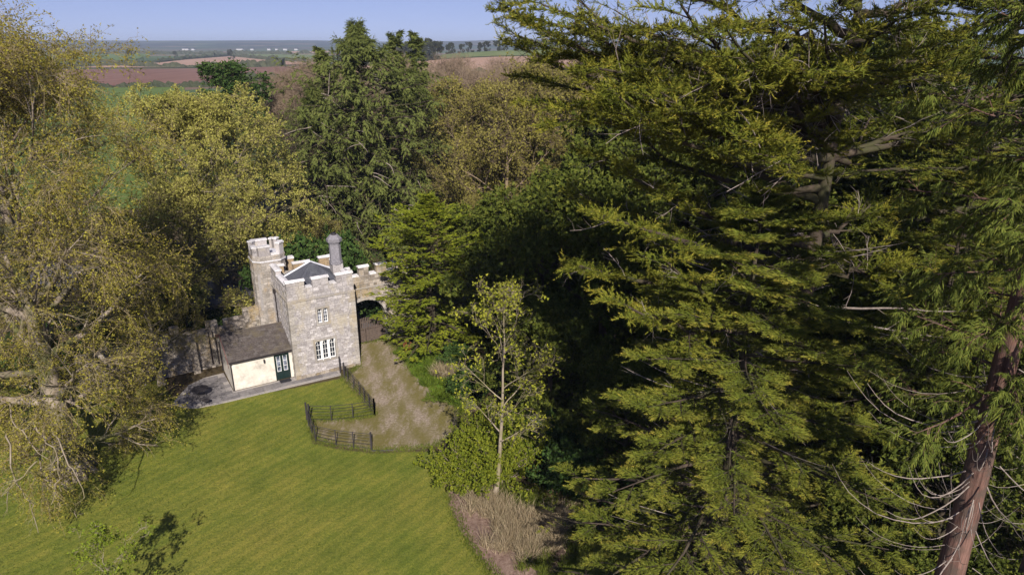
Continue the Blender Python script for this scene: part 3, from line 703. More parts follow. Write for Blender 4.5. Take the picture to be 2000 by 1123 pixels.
# paving slabs
pav = empty('paving', W(0, 0), ANG); pav['kind'] = 'structure'; pav['label'] = 'grey stone paving along the front of the lodge and round its left end'
PAVE = [(-8.6, -.6), (-7.2, -.95), (-4.6, -.62), (3.3, -1.35), (3.5, -.25), (-.2, -.2), (-.1, .55), (-4.6, .58), (-4.65, 4.4), (-6.2, 4.2), (-7.4, 3.5), (-8.3, 2.0), (-8.9, .8)]
PAVE = [(-8.2, -.3), (-7.4, -.8), (-6.2, -.95), (3.2, -1.15), (3.35, -.2), (-.05, -.2), (-.05, .5), (-4.66, .5), (-4.75, 4.2), (-6.2, 4.1), (-7.4, 3.4), (-8.3, 2.0), (-8.9, .8)]
pb = MB(); pb.prism(PAVE, -.05, .03); pb.build('bedding', M['mortar'], pav)
cnt = 0; yv = -1.3
while yv < 4.4:
    hh = R.uniform(.42, .62); xv = -9.2 + R.uniform(0, .4)
    while xv < 3.4:
        ww = R.uniform(.5, .85); c_ = (xv + ww / 2, yv + hh / 2)
        corners = [(xv + .03, yv + .03), (xv + ww - .03, yv + .03), (xv + ww - .03, yv + hh - .03), (xv + .03, yv + hh - .03)]
        if all(in_poly(np.array([[p[0]]]), np.array([[p[1]]]), PAVE)[0, 0] for p in [((xv + ww / 2 + (q[0] - xv - ww / 2) * .8), (yv + hh / 2 + (q[1] - yv - hh / 2) * .8)) for q in corners]):
            s_ = MB(); s_.box(xv + .012, yv + .012, .03, xv + ww - .012, yv + hh - .012, .068 + R.uniform(0, .012), .008, R)
            s_.build('slab', M['slab'], pav); cnt += 1
        xv += ww
    yv += hh
# round garden table on the paving
tx = G(393, 776); tb_ = tag(empty('garden_table', (tx[0], tx[1], .08)), 'low round black garden table on the paving left of the cream lean-to', 'table')
q = MB(); q.tube([(0, 0, .62), (0, 0, .66)], .62, 20); q.build('table_top', M['iron'], tb_)
for k in range(3):
    a = k * 2.094 + .3; q = MB(); q.tube([(.12 * math.cos(a), .12 * math.sin(a), .62), (.42 * math.cos(a), .42 * math.sin(a), 0)], .022, 6); q.build('leg', M['iron'], tb_)
tx = G(404, 792); b2 = tag(empty('garden_stool', (tx[0], tx[1], .08)), 'small low black stool in front of the round garden table', 'stool')
q = MB(); q.tube([(0, 0, .36), (0, 0, .40)], .27, 14); q.build('seat', M['iron'], b2)
for k in range(3):
    a = k * 2.094; q = MB(); q.tube([(.1 * math.cos(a), .1 * math.sin(a), .36), (.2 * math.cos(a), .2 * math.sin(a), 0)], .015, 6); q.build('leg', M['iron'], b2)

# boundary wall to the left
lw_ = tag(empty('boundary_wall', W(0, 0), ANG), 'old rubble stone wall with battlements running left from the turret', 'wall')
segs = [(-14.5, -10.3, 3.0), (-10.3, -8.0, 3.35), (-8.0, -4.0, 3.2), (-4.0, -2.4, 3.75), (-2.4, -.9, 4.35)]
rs_ = MB(); cr = MB(); n_single = 0
for i, (x0, x1, zt) in enumerate(segs):
    cr.box(x0 + .003 * i, 5.75, -.05, x1, 6.3, zt)
    st_ = courses(x0, x1, 0, zt, (), .13, .24, .2, .5)
    r2 = lay_stones(lw_, (0, 5.75, 0), 0, st_, M['rubble'], 75 if i in (1, 2) else 0); rs_.add(r2.v, r2.f)
    r2 = lay_stones(lw_, (0, 5.75, 0), 0, [(x, x + .4, zt, zt + .13, 0.0) for x in ()], M['rubble'], 0)
    x = x0
    while x < x1 - .1:
        l = min(R.uniform(.25, .5), x1 - x); rs_.box(x + .01, 5.72, zt, x + l - .01, 6.33, zt + R.uniform(.06, .13), .02, R); x += l
cr.build('wall_core', M['mortar'], lw_)
o = rs_.build('stonework', M['rubble'], lw_); o['kind'] = 'stuff'
for x0, x1, z0, z1 in ((-10.2, -9.3, 3.47, 4.1), (-8.0, -7.3, 3.47, 4.0), (-5.35, -4.45, 3.33, 3.95), (-13.4, -12.3, 3.1, 3.8)):
    q = MB(); x = x0
    while x < x1 - .05:
        l = min(.32, x1 - x)
        for zz in np.arange(z0, z1 - .05, .2): q.box(x + .01, 5.78, zz, x + l - .01, 6.28, min(z1, zz + .19), .02, R)
        x += l
    q.build('merlon', M['rubble'], lw_)
q = MB(); q.box(-6.75, 5.15, -.05, -6.3, 5.72, 2.9, .04, R); q.box(-10.7, 5.1, -.05, -10.2, 5.72, 2.6, .04, R); q.build('buttress', M['rubble'], lw_)
q = MB(); q.tube([(-5.25, 5.62, 3.2), (-5.25, 5.62, .4)], .05, 8); q.build('drainpipe', M['cast'], lw_)
q = MB(); q.tube([(-4.95, 5.62, 3.2), (-4.95, 5.62, 2.7), (-4.8, 5.6, 2.5), (-4.8, 5.6, .3)], .05, 8); q.build('drainpipe', M['cast'], lw_)

# gateway wall on the right
gwl = tag(empty('gateway_wall', W(0, 0), ANG), 'battlemented stone wall with wide pointed gateway arch right of the lodge', 'gateway')
AC, AHW, AZS, AZA, GB = 7.2, 1.78, 2.35, 4.15, 3.55
GX0, GX1, GZT = 5.22, 12.5, 6.35
fr = MB()
fr.box(GX0, GB, 0, AC - AHW, GB + .7, GZT); fr.box(AC + AHW, GB, 0, GX1, GB + .7, GZT)
arch = [(AC - AHW * math.cos(q), AZS + (AZA - AZS) * math.sin(q) ** .9) for q in np.linspace(0, math.pi, 17)]
for p, q in zip(arch[:-1], arch[1:]):
    fr.add([(p[0], GB, p[1]), (q[0], GB, q[1]), (q[0], GB, GZT), (p[0], GB, GZT), (p[0], GB + .7, p[1]), (q[0], GB + .7, q[1]), (q[0], GB + .7, GZT), (p[0], GB + .7, GZT)], [(0, 1, 2, 3), (7, 6, 5, 4), (1, 0, 4, 5), (3, 2, 6, 7)])
fr.build('wall_core', M['mortar'], gwl)
st_ = courses(GX0, GX1, 0, 5.2, [hole_arch(AC, AHW + .22, -1, AZS, AZA + .2)], .14, .24, .2, .5) + courses(GX0, GX1, 5.33, GZT, (), .15, .25, .25, .5)
rs_ = lay_stones(gwl, (0, GB, 0), 0, st_, M['rubble'], 200)
o = rs_.build('stonework', M['rubble'], gwl); o['kind'] = 'stuff'
for i in range(16):
    q0, q1 = math.pi * (i + .04) / 16, math.pi * (i + .96) / 16; pts = []
    for rr, q in ((0, q0), (0, q1), (.22, q1), (.22, q0)):
        pts.append((AC - (AHW + rr) * math.cos(q), AZS + (AZA - AZS + rr) * math.sin(q) ** .9))
    v_ = MB(); v_.extr(pts[::-1], GB - .05, GB + .02); v_.build('voussoir', M['ashlar'], gwl)
q = MB(); q.box(GX0, GB - .1, 5.22, GX1, GB, 5.32); q.build('string_course', M['ashlar'], gwl)
for x0, x1 in ((5.3, 6.1), (6.9, 7.75), (8.45, 9.35), (10.05, 10.9), (11.6, 12.5)):
    merlon(x0, GB + .05, x1, GB + .5, GZT + .005, GZT + .72, gwl, 'rubble')
for x0, x1 in ((6.1, 6.9), (7.75, 8.45), (9.35, 10.05), (10.9, 11.6)):
    q = MB(); q.box(x0 + .07, GB - .03, GZT + .003, x1 - .07, GB + .55, GZT + .12, .015, R); q.build('crenel_sill', M['coping'], gwl)
# timber gate in the arch
wg = tag(empty('wooden_gate', W(0, 0), ANG), 'dark wooden double gate with vertical pales under the gateway arch', 'gate')
n = 22
for i in range(n):
    x0 = AC - AHW + .04 + i * (2 * AHW - .08) / n; f = abs(i - (n - 1) / 2) / (n / 2)
    q = MB(); zt = 2.05 + .35 * (1 - f); q.box(x0 + .03, GB + .42, .08, x0 + .125, GB + .45, zt); q.build('pale', M['wood'], wg)
for zz in (.25, 1.25, 1.85):
    q = MB(); q.box(AC - AHW + .03, GB + .452, zz, AC - .02, GB + .50, zz + .14); q.box(AC + .02, GB + .452, zz, AC + AHW - .03, GB + .50, zz + .14); q.build('rail', M['wood'], wg)
q = MB(); q.box(AC - AHW + .03, GB + .39, .08, AC - .02, GB + .419, 1.2); q.box(AC + .02, GB + .39, .08, AC + AHW - .03, GB + .419, 1.2); q.build('panel', M['wood'], wg)

# ------------------------------------------------------------------ estate railings
def fence(name, label, cat, pix, per=1.0, h=1.2, rails=5, thick=.026, endposts=.05, sag=0):
    P = [Vector((*G(*p), 0)) for p in pix]
    root = tag(empty(name, tuple(P[0])), label, cat)
    pts = []
    for i in range(len(P) - 1):
        n = max(1, int(round((P[i + 1] - P[i]).length / per)))
        pts += [P[i].lerp(P[i + 1], k / n) for k in range(n)]
    pts.append(P[-1]); o0 = P[0]
    for i, p in enumerate(pts):
        q = MB(); r = endposts if i in (0, len(pts) - 1) else thick; l = p - o0; e = .12 if i in (0, len(pts) - 1) else 0
        q.box(l.x - r, l.y - r, -.05, l.x + r, l.y + r, h + e + .03); q.build('post', M['iron'], root)
    for k in range(rails):
        z = .16 + (h - .16) * (k / (rails - 1)) ** .92
        q = MB(); q.tube([p - o0 + Vector((0, 0, z + R.uniform(-.012, .012))) for p in pts], .02 if k == rails - 1 else .015, 5); q.build('rail', M['iron'], root)
    return root
fence('estate_railing', 'straight dark iron railing between the lawn and the drive, starting at the lodge', 'railing', [(673, 738), (680, 746), (703, 773), (732, 811)], 1.25)
fence('field_gate', 'level dark metal gate closing the bay between lawn and drive', 'gate', [(732, 811), (690, 818), (648, 822), (605, 822)], 1.9)
fence('curved_railing', 'curved dark iron railing round the near side of the grass bay', 'railing', [(600, 819), (603, 832), (609, 845), (617, 862), (657, 871), (691, 875), (726, 879)], 1.35)
q = MB(); px_ = [(726, 881), (745, 881), (768, 879)]; q.tube([Vector((*G(*p), .04)) for p in px_], .05, 6); o = q.build('metal_edging', M['iron']); tag(o, 'thin dark metal strip on the grass beyond the curved railing', 'edging')
pq = G(665, 728); q = MB(); q.box(-.05, -.05, 0, .05, .05, 1.45); o = q.build('iron_post', M['iron']); o.location = (pq[0], pq[1], 0); tag(o, 'lone tall dark iron post against the lodge wall', 'post')

# ------------------------------------------------------------------ trees
def unit(v): return v / (np.linalg.norm(v, axis=-1, keepdims=True) + 1e-9)
def curves(p0, d, L, K, rs, curl=0., wob=.1, taper=None):
    N_ = len(p0); P = np.zeros((N_, K, 3)); P[:, 0] = p0; d = unit(d); st_ = L / (K - 1)
    for k in range(1, K):
        P[:, k] = P[:, k - 1] + d * st_[:, None]
        g = np.zeros((N_, 3)); g[:, 2] = curl if np.isscalar(curl) else curl
        d = unit(d + g / (K - 1) + rs.randn(N_, 3) * wob)
    return P
def children(P, Rd, n, rs, t0=.2, t1=1., ang=(40, 60), L=None, Lr=(.4, .6), tl=.5, flat=0., up=0., K=5, curl=0., wob=.1, rr=.55, tip=.15, minr=.004):
    """n children on each parent curve"""
    Np, Kp, _ = P.shape; idx = np.repeat(np.arange(Np), n); Nn = len(idx)
    base = np.tile(np.arange(n), Np); tt = t0 + (t1 - t0) * (base + rs.uniform(0, 1, Nn)) / n
    f = tt * (Kp - 1); i0 = np.minimum(f.astype(int), Kp - 2); fr_ = (f - i0)[:, None]
    o = P[idx, i0] * (1 - fr_) + P[idx, i0 + 1] * fr_; T = unit(P[idx, i0 + 1] - P[idx, i0])
    pr = Rd[idx, i0] * (1 - fr_[:, 0]) + Rd[idx, i0 + 1] * fr_[:, 0]
    rv = unit(rs.randn(Nn, 3)); perp = unit(rv - T * (rv * T).sum(1)[:, None])
    if flat:
        side = np.cross(T, np.array([0, 0, 1.])); side = unit(side) * np.where(base % 2 == 0, 1, -1)[:, None]
        perp = unit(perp * (1 - flat) + side * flat)
    a = np.radians(rs.uniform(ang[0], ang[1], Nn))[:, None]
    d = T * np.cos(a) + perp * np.sin(a); d[:, 2] += up; d = unit(d)
    PL = np.linalg.norm(np.diff(P, axis=1), axis=2).sum(1)[idx]
    ln = PL * rs.uniform(Lr[0], Lr[1], Nn) * (1 - tl * tt) if L is None else rs.uniform(L[0], L[1], Nn) * (1 - tl * tt)
    C = curves(o, d, ln, K, rs, curl, wob)
    r0 = np.maximum(np.minimum(pr * rr, ln * .03), minr)
    Rc = r0[:, None] * np.linspace(1, tip, K)[None]
    return C, Rc
def tubes(P, Rd, S=5):
    N_, K, _ = P.shape; T = np.gradient(P, axis=1); T = unit(T)
    ref = np.where(np.abs(T[..., 2:3]) > .85, np.array([1., 0, 0]), np.array([0, 0, 1.]))
    A = unit(np.cross(T, ref)); B = np.cross(T, A); q = np.linspace(0, 2 * np.pi, S, endpoint=False)
    V = P[:, :, None] + (A[:, :, None] * np.cos(q)[None, None, :, None] + B[:, :, None] * np.sin(q)[None, None, :, None]) * Rd[:, :, None, None]
    I = np.arange(N_ * K * S).reshape(N_, K, S); J = np.roll(I, -1, axis=2)
    F = np.stack([I[:, :-1], J[:, :-1], J[:, 1:], I[:, 1:]], -1).reshape(-1, 4)
    return V.reshape(-1, 3), F
def spikes(P, r):
    """thin tapered three-sided twigs from the first to the last point of each curve"""
    a, b = P[:, 0], P[:, -1]; T = unit(b - a); A = unit(np.cross(T, np.array([.31, .22, .92]))); B = np.cross(T, A); r = np.broadcast_to(r, (len(a),))[:, None]
    V = np.stack([a + A * r, a + (-.5 * A + .87 * B) * r, a + (-.5 * A - .87 * B) * r, b], 1).reshape(-1, 3); i = np.arange(len(a))[:, None] * 4
    F = np.concatenate([i + np.array([0, 1, 3]), i + np.array([1, 2, 3]), i + np.array([2, 0, 3])]); return V, F
def tris_(V, F): return V, np.concatenate([F[:, [0, 1, 2]], F[:, [0, 2, 3]]])
def tri_blades(p, d, l, w, rs, nrm=None):
    N_ = len(p); d = unit(d)
    if nrm is None: nrm = rs.randn(N_, 3)
    s = unit(np.cross(d, nrm)); l = np.broadcast_to(l, (N_,))[:, None]; w = np.broadcast_to(w, (N_,))[:, None]
    return np.stack([p + d * l * .1 - s * w, p + d * l * .1 + s * w, p + d * l], 1).reshape(-1, 3), np.arange(N_ * 3).reshape(-1, 3)
def cat_(parts):
    Vs, Fs, n = [], [], 0
    for V, F in parts: Vs.append(V); Fs.append(F + n); n += len(V)
    return np.concatenate(Vs), np.concatenate(Fs)
def blades(p, d, l, w, rs, nrm=None, fold=.0, wide=.45):
    """lozenge leaves: base p, direction d, length l, half width w"""
    N_ = len(p); d = unit(d)
    if nrm is None: nrm = rs.randn(N_, 3)
    s = unit(np.cross(d, nrm)); l = np.broadcast_to(l, (N_,))[:, None]; w = np.broadcast_to(w, (N_,))[:, None]
    up_ = np.cross(s, d); m = p + d * l * wide + up_ * fold * w
    V = np.stack([p, m - s * w, p + d * l, m + s * w], 1).reshape(-1, 3)
    return V, np.arange(N_ * 4).reshape(-1, 4)
def on_curves(P, m, rs, t0=.1, t1=1., jit=0.):
    N_, K, _ = P.shape; idx = np.repeat(np.arange(N_), m); tt = rs.uniform(t0, t1, len(idx)); f = tt * (K - 1); i0 = np.minimum(f.astype(int), K - 2); fr_ = (f - i0)[:, None]
    o = P[idx, i0] * (1 - fr_) + P[idx, i0 + 1] * fr_; T = unit(P[idx, i0 + 1] - P[idx, i0])
    if jit: o = o + rs.randn(*o.shape) * jit
    return o, T, tt
def trunk_curve(h, r, rs, lean=(0, 0), K=10, wob=.02, flare=1.6, top=.08, bend=None):
    z = np.linspace(0, 1, K); P = np.stack([lean[0] * z ** 1.3 + np.cumsum(rs.randn(K)) * wob, lean[1] * z ** 1.3 + np.cumsum(rs.randn(K)) * wob, z * h], 1); P[0, :2] = 0
    Rr = r * (1 - (1 - top) * z); Rr[0] *= flare; return P[None], Rr[None]
def plant(name, loc, label, cat, parts, group=None, rz=0, sc=1.0):
    """parts: list of (part name, mesh, material)"""
    root = tag(empty(name, loc, rz), label, cat, group); root.scale = (sc, sc, sc)
    for pn, me, mat in parts:
        o = link(pn, me, mat, root)
        if pn in ('branchwork', 'twigs', 'limbs', 'stems', 'dead_twigs'): o['kind'] = 'stuff'
    return root
def copy_tree(src, loc, rz, sc, label):
    r_ = src.copy(); coll.objects.link(r_); r_.location = loc; r_.rotation_euler = (0, 0, rz)
    r_.scale = sc if isinstance(sc, tuple) else (sc, sc, sc); r_['label'] = label
    for ch in src.children:
        c = ch.copy(); coll.objects.link(c); c.parent = r_
    return r_
def profile_limbs(h, n, prof, rs, tp, tr, t0, t1, angf, K=7, curl=0., wob=.06, rr=.5, lenr=(.8, 1.1), azf=None):
    """first-order limbs off the trunk whose reach follows prof(height fraction)"""
    tt = np.linspace(t0, t1, n) + rs.uniform(-.5, .5, n) * (t1 - t0) / n; tt = np.clip(tt, 0.02, .99)
    Kp = tp.shape[1]; f = tt * (Kp - 1); i0 = np.minimum(f.astype(int), Kp - 2); fr_ = (f - i0)[:, None]
    o = tp[0, i0] * (1 - fr_) + tp[0, i0 + 1] * fr_; pr = tr[0, i0] * (1 - fr_[:, 0]) + tr[0, i0 + 1] * fr_[:, 0]
    az = np.arange(n) * 2.39996 + rs.uniform(-.35, .35, n)
    el = np.radians(np.array([angf(q) for q in tt])) + rs.uniform(-.12, .12, n)
    d = np.stack([np.cos(az) * np.cos(el), np.sin(az) * np.cos(el), np.sin(el)], 1)
    ln = np.array([prof(q) for q in tt]) * rs.uniform(*lenr, n) / np.maximum(np.cos(el), .35)
    if azf is not None: ln = ln * azf(az)
    ln = np.minimum(ln, np.where(el > .2, (h * .95 - o[:, 2]) / np.maximum(np.sin(el + .2), .25), 1e3)); ln = np.maximum(ln, .6)
    C = curves(o, d, ln, K, rs, curl, wob); r0 = np.maximum(np.minimum(pr * rr, ln * .035), .012)
    return C, r0[:, None] * np.linspace(1, .12, K)[None], az, tt
def parts_of(parts, nm, mat, C, Rc, S=6, cap=60):
    """each limb a part"""
    for i in range(min(len(C), cap)):
        V, F = tubes(C[i:i + 1], Rc[i:i + 1], S); parts.append((nm, np_mesh(nm, V, F, True), mat))

def broadleaf(seed, h, r, reach, leafmat, barkm, twigm, nlimb=9, nl2=10, nl3=9, nl4=6, ntw=3, nleaf=2, leaf=.11, t0=.28, droop=-.25, fork=.8, limbs_as_parts=False, leaf_t0=.1, prof=None, elev=(15, 62), twl=(.35, .8), l4=(.7, 1.5), tw_r=.012, lean=(0, 0), leafw=.38, twig_tubes=True, azf=None, quads=False, gap=.0, ang4=(30, 65)):
    rs = np.random.RandomState(seed); tp, tr = trunk_curve(h * fork, r, rs, lean, wob=.06)
    prof = prof or (lambda q: reach * (1 - .75 * max(0, (q - .45) / .55) ** 1.6))
    C1, R1, _, _ = profile_limbs(h, nlimb, prof, rs, tp, tr, t0, .98, lambda q: elev[0] + (elev[1] - elev[0]) * max(0, (q - t0) / (1 - t0)) ** .8, curl=.22, wob=.09, K=8, azf=azf)
    C2, R2 = children(C1, R1, nl2, rs, .18, 1., (30, 65), Lr=(.38, .62), tl=.45, K=6, curl=.05, wob=.12, up=.12)
    C3, R3 = children(C2, R2, nl3, rs, .15, 1., (30, 65), Lr=(.4, .62), tl=.4, K=5, curl=droop * .6, wob=.12, minr=.012)
    C4, R4 = children(C3, R3, nl4, rs, .15, 1., ang4, L=l4, tl=.3, K=3, curl=droop, wob=.12, minr=tw_r, tip=.4)
    if gap:
        e_ = C4[:, 0]; g_ = np.sin(e_[:, 0] * 1.9 + seed) + np.sin(e_[:, 1] * 1.7 + 2 * seed) + np.sin(e_[:, 2] * 2.6 + 1.3 * np.sin(e_[:, 0] * .8)) + rs.randn(len(e_)) * .6
        k_ = g_ > np.quantile(g_, gap); C4, R4 = C4[k_], R4[k_]
    C5, R5 = children(C4, R4, ntw, rs, .15, 1., (25, 60), L=twl, tl=.2, K=2, wob=.05, minr=tw_r * .8, tip=.3, up=-.1)
    parts = [('trunk', np_mesh('trunk', *tubes(tp, tr, 14), True), barkm)]
    if limbs_as_parts: parts_of(parts, 'limb', barkm, C1, R1, 9)
    else: parts.append(('limbs', np_mesh('limbs', *tubes(C1, R1, 7), True), barkm))
    V, F = cat_([tubes(C2, R2, 5), tubes(C3, R3, 4)]); parts.append(('branchwork', np_mesh('branchwork', V, F, True), barkm))
    V, F = cat_([tris_(*tubes(C4, R4, 3)), spikes(C5, R5[:, 0])]) if twig_tubes else spikes(C4, R4[:, 0]); parts.append(('twigs', np_mesh('twigs', V, F, True), twigm))
    if leafmat:
        o, T, tt = on_curves(C5, nleaf, rs, leaf_t0, 1., .02); d = unit(T * .6 + rs.randn(*T.shape) * .7)
        fn = blades if quads else tri_blades; kk = 1 if quads else 1.22
        V, F = fn(o, d, rs.uniform(.7, 1.3, len(o)) * leaf * kk, rs.uniform(.7, 1.2, len(o)) * leaf * leafw * kk, rs); parts.append(('crown', np_mesh('crown', V, F), leafmat))
    return parts

def conifer(seed, h, r, prof=None, leafmat=None, barkm=None, nlimb=60, nl2=12, nl3=7, nspr=6, spray=.3, sw=.07, t0=.06, elev=(-5, 35), curl=-.1, flat=.8, hang=0., l2=(.35, .5), l3=(.3, 1.0), t1=.99, limb_parts=False, lenr=(.7, 1.12), tufty=.0, lift=.0, k3=4, lean=(0, 0), l3n=None, topn=True, back=2.5, limb_r=.035, tl3=.35):
    rs = np.random.RandomState(seed); tp, tr = trunk_curve(h, r, rs, lean, wob=.03, top=.04)
    C1, R1, az, tt1 = profile_limbs(h, nlimb, prof, rs, tp, tr, t0, t1, lambda q: elev[0] + (elev[1] - elev[0]) * q, curl=curl, wob=.05, lenr=lenr)
    R1 = R1 * limb_r / .035
    C2, R2 = children(C1, R1, nl2, rs, .12, 1., (35, 60), Lr=l2, tl=.55, K=5, flat=flat, curl=-.05 - hang * .6, wob=.06, minr=.01)
    C3, R3 = children(C2, R2, nl3, rs, .1, 1., (30, 55), L=l3, tl=tl3, K=k3, flat=flat, curl=-hang, wob=.06, minr=.006, up=lift - hang * .3)
    parts = [('trunk', np_mesh('trunk', *tubes(tp, tr, 12), True), barkm)]
    if limb_parts: parts_of(parts, 'limb', barkm, C1, R1, 6)
    else: parts.append(('limbs', np_mesh('limbs', *tubes(C1, R1, 5), True), barkm))
    V, F = cat_([tris_(*tubes(C2, R2, 4)), spikes(C3, R3[:, 0])]); parts.append(('branchwork', np_mesh('branchwork', V, F, True), barkm))
    out = []
    tipz = C3[:, -1]; keep = (tipz[:, 1] < back) | (rs.rand(len(tipz)) < .35); C3 = C3[keep]
    o, T, tt = on_curves(C3, nspr, rs, .0, 1.)
    n_ = len(o); side = unit(np.cross(T, np.array([0, 0, 1.]))) * rs.choice([-1, 1], n_)[:, None]
    d = unit(T * 1.0 + side * rs.uniform(.15, 1.0, n_)[:, None] + rs.randn(n_, 3) * (.15 + tufty * .5) + np.array([0, 0, lift - hang * .8]))
    nr = unit(np.array([0, -.25, 1.]) + rs.randn(n_, 3) * (.45 + tufty)); l = rs.uniform(.7, 1.3, n_) * spray * (1.25 - .85 * tt)
    out.append(tri_blades(o, d, l, sw * rs.uniform(.7, 1.3, n_) * (1.15 - .6 * tt), rs, nr))
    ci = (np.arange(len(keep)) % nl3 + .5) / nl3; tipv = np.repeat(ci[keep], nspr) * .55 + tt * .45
    o, T, tt = on_curves(C2, 8, rs, .1, 1.); d = unit(T + rs.randn(*T.shape) * .7)
    out.append(tri_blades(o, d, spray, sw, rs))
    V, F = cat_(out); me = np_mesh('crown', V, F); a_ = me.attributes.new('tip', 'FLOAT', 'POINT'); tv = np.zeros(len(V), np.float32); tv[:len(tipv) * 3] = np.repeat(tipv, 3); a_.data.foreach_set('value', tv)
    parts.append(('crown', me, leafmat))
    return parts

def dead_sticks(root, n, rs, zr, rad, r, mat, L=(1., 3.), bow=.8, azr=(0, 6.283), down=-.35, trunk=None):
    for i in range(n):
        z = rs.uniform(*zr); az = rs.uniform(*azr); ln = rs.uniform(*L)
        p = np.array([[math.cos(az) * rad, math.sin(az) * rad, z]]) if trunk is None else np.array([[*(trunk(z)), z]])
        C = curves(p, np.array([[math.cos(az), math.sin(az), down]]), np.array([ln]), 9, rs, bow, .05)
        Rr_ = r * ln / 2 * rs.uniform(.6, 1.3) * np.linspace(1, .25, 9)[None]; fk, fr_ = children(C, Rr_, rs.randint(1, 4), rs, .35, .95, (25, 60), L=(.3, .45 * ln), tl=.4, K=9, curl=bow * .5, wob=.1, minr=.004)
        V, F = cat_([tubes(C, Rr_, 5), tubes(fk, fr_, 4)]); link('dead_branch', np_mesh('dead_branch', V, F, True), mat, root)

def on_ground(x, y): return (x, y, -.05)

# --- great beech on the left
rsb = np.random.RandomState(3)
parts = broadleaf(21, 27, .72, 9.5, M['beechleaf'], M['beechbark'], M['twigbeech'], nlimb=30, nl2=8, nl3=8, nl4=5, ntw=7, nleaf=4, gap=.42, leaf=.09, azf=lambda a: np.where(np.cos(a) > .2, .72, 1.0) + .12 * (np.sin(a) < -.3), t0=.10, droop=-.95, fork=.82, limbs_as_parts=True, elev=(2, 66), twl=(.35, .9), l4=(1.3, 3.0), ang4=(12, 38), tw_r=.011,
                  prof=lambda q: float(np.interp(q, [0, .2, .4, .7, .9, 1], [7.4, 8.4, 9.8, 9.2, 7.2, 4.5])))
bx, by = G(140, 925)
beech = plant('beech_tree', on_ground(bx, by), 'huge old beech on the left with mossy forked trunk and drooping early leaves', 'tree', parts, rz=0)
for k in range(9):
    a = k * .7 + .2; C = curves(np.array([[math.cos(a) * .6, math.sin(a) * .6, 1.0]]), np.array([[math.cos(a) * .6, math.sin(a) * .6, -.9]]), np.array([1.9]), 7, rsb, .45, .03)
    V, F = tubes(C, np.linspace(.34, .1, 7)[None], 8); link('root', np_mesh('root', V, F, True), M['beechbark'], beech)
parts = broadleaf(22, 26.5, .5, 7.5, M['beechleaf'], M['beechbark'], M['twigbeech'], nlimb=20, nl2=8, nl3=6, nl4=4, ntw=5, nleaf=4, gap=.3, leaf=.09, ang4=(12, 38), t0=.22, droop=-.6, fork=.85, elev=(5, 60), prof=lambda q: float(np.interp(q, [0, .5, .85, 1], [6.5, 7.8, 6.8, 4.5])), twl=(.4, .95), l4=(.9, 2.1), tw_r=.011)
plant('beech_tree', on_ground(-35.5, 47), 'second beech standing behind the huge left one and beside the boundary wall', 'tree', parts)
sb_ = bpy.data.objects['beech_tree.001']; copy_tree(sb_, on_ground(-27.3, 47.6), 1.9, (.44, .44, .42), 'young beech with drooping olive twigs just left of the paving, hiding the boundary wall')
# near drooping pale dead branches at the lower left
rsn = np.random.RandomState(5)
for j, px_ in enumerate([[(20, 790), (30, 830), (95, 900), (120, 960)], [(65, 830), (105, 870), (115, 935), (100, 985)], [(100, 850), (135, 905), (160, 955), (150, 1010)], [(12, 850), (25, 930), (60, 985), (75, 1040)], [(70, 900), (20, 950), (5, 1010)]]):
    pts = [AT(*p, by - 6 - j * .5) for p in px_]; loc = beech.matrix_basis.inverted() if False else None
    mi = (Matrix.Translation(on_ground(bx, by)) @ Matrix.Rotation(0, 4, 'Z')).inverted(); q = MB()
    pts = [mi @ p for p in pts]; dense = []
    for a, c_ in zip(pts[:-1], pts[1:]):
        for k in range(4): dense.append(a.lerp(c_, k / 4) + Vector(rsn.randn(3) * .07))
    dense.append(pts[-1]); Cc = np.array([[tuple(v_) for v_ in dense]]); Rc = np.linspace(.045, .012, len(dense))[None]; fk, fr_ = children(Cc, Rc, 6, rsn, .2, .97, (25, 60), L=(.5, 1.6), tl=.3, K=5, curl=-.5, wob=.18, minr=.008); f2, r2_ = children(fk, fr_, 4, rsn, .2, .97, (25, 60), L=(.2, .7), tl=.3, K=4, curl=-.4, wob=.2, minr=.005)
    link('dead_branch', np_mesh('dead_branch', *cat_([tubes(Cc, Rc, 6), tubes(fk, fr_, 4), tubes(f2, r2_, 3)]), True), M['palebark'], beech)
# --- golden beech behind the wall
parts = broadleaf(31, 20.3, .5, 8.2, M['goldleaf'], M['beechbark'], M['twigbeech'], nlimb=26, nl2=8, nl3=8, nl4=5, ntw=5, nleaf=4, gap=.25, leaf=.14, t0=.12, droop=-.1, fork=.9, elev=(8, 65), prof=lambda q: 9.4 * (1 - .62 * max(0, (q - .55) / .45) ** 1.7), twl=(.3, .7), l4=(.6, 1.4), leafw=.45)
plant('golden_beech', on_ground(-31.2, 68), 'broad golden yellow young-leaved tree behind the wall, left of the turret', 'tree', parts)
parts = broadleaf(32, 13.5, .35, 6., M['goldleaf'], M['beechbark'], M['twigbeech'], nlimb=12, nl2=7, nl3=7, nl4=5, ntw=3, nleaf=3, leaf=.16, t0=.12, droop=-.35, fork=.9, elev=(2, 60), twl=(.3, .8))
plant('golden_beech', on_ground(-30, 60.5), 'lower olive tree hanging over the boundary wall before the golden beech', 'tree', parts)
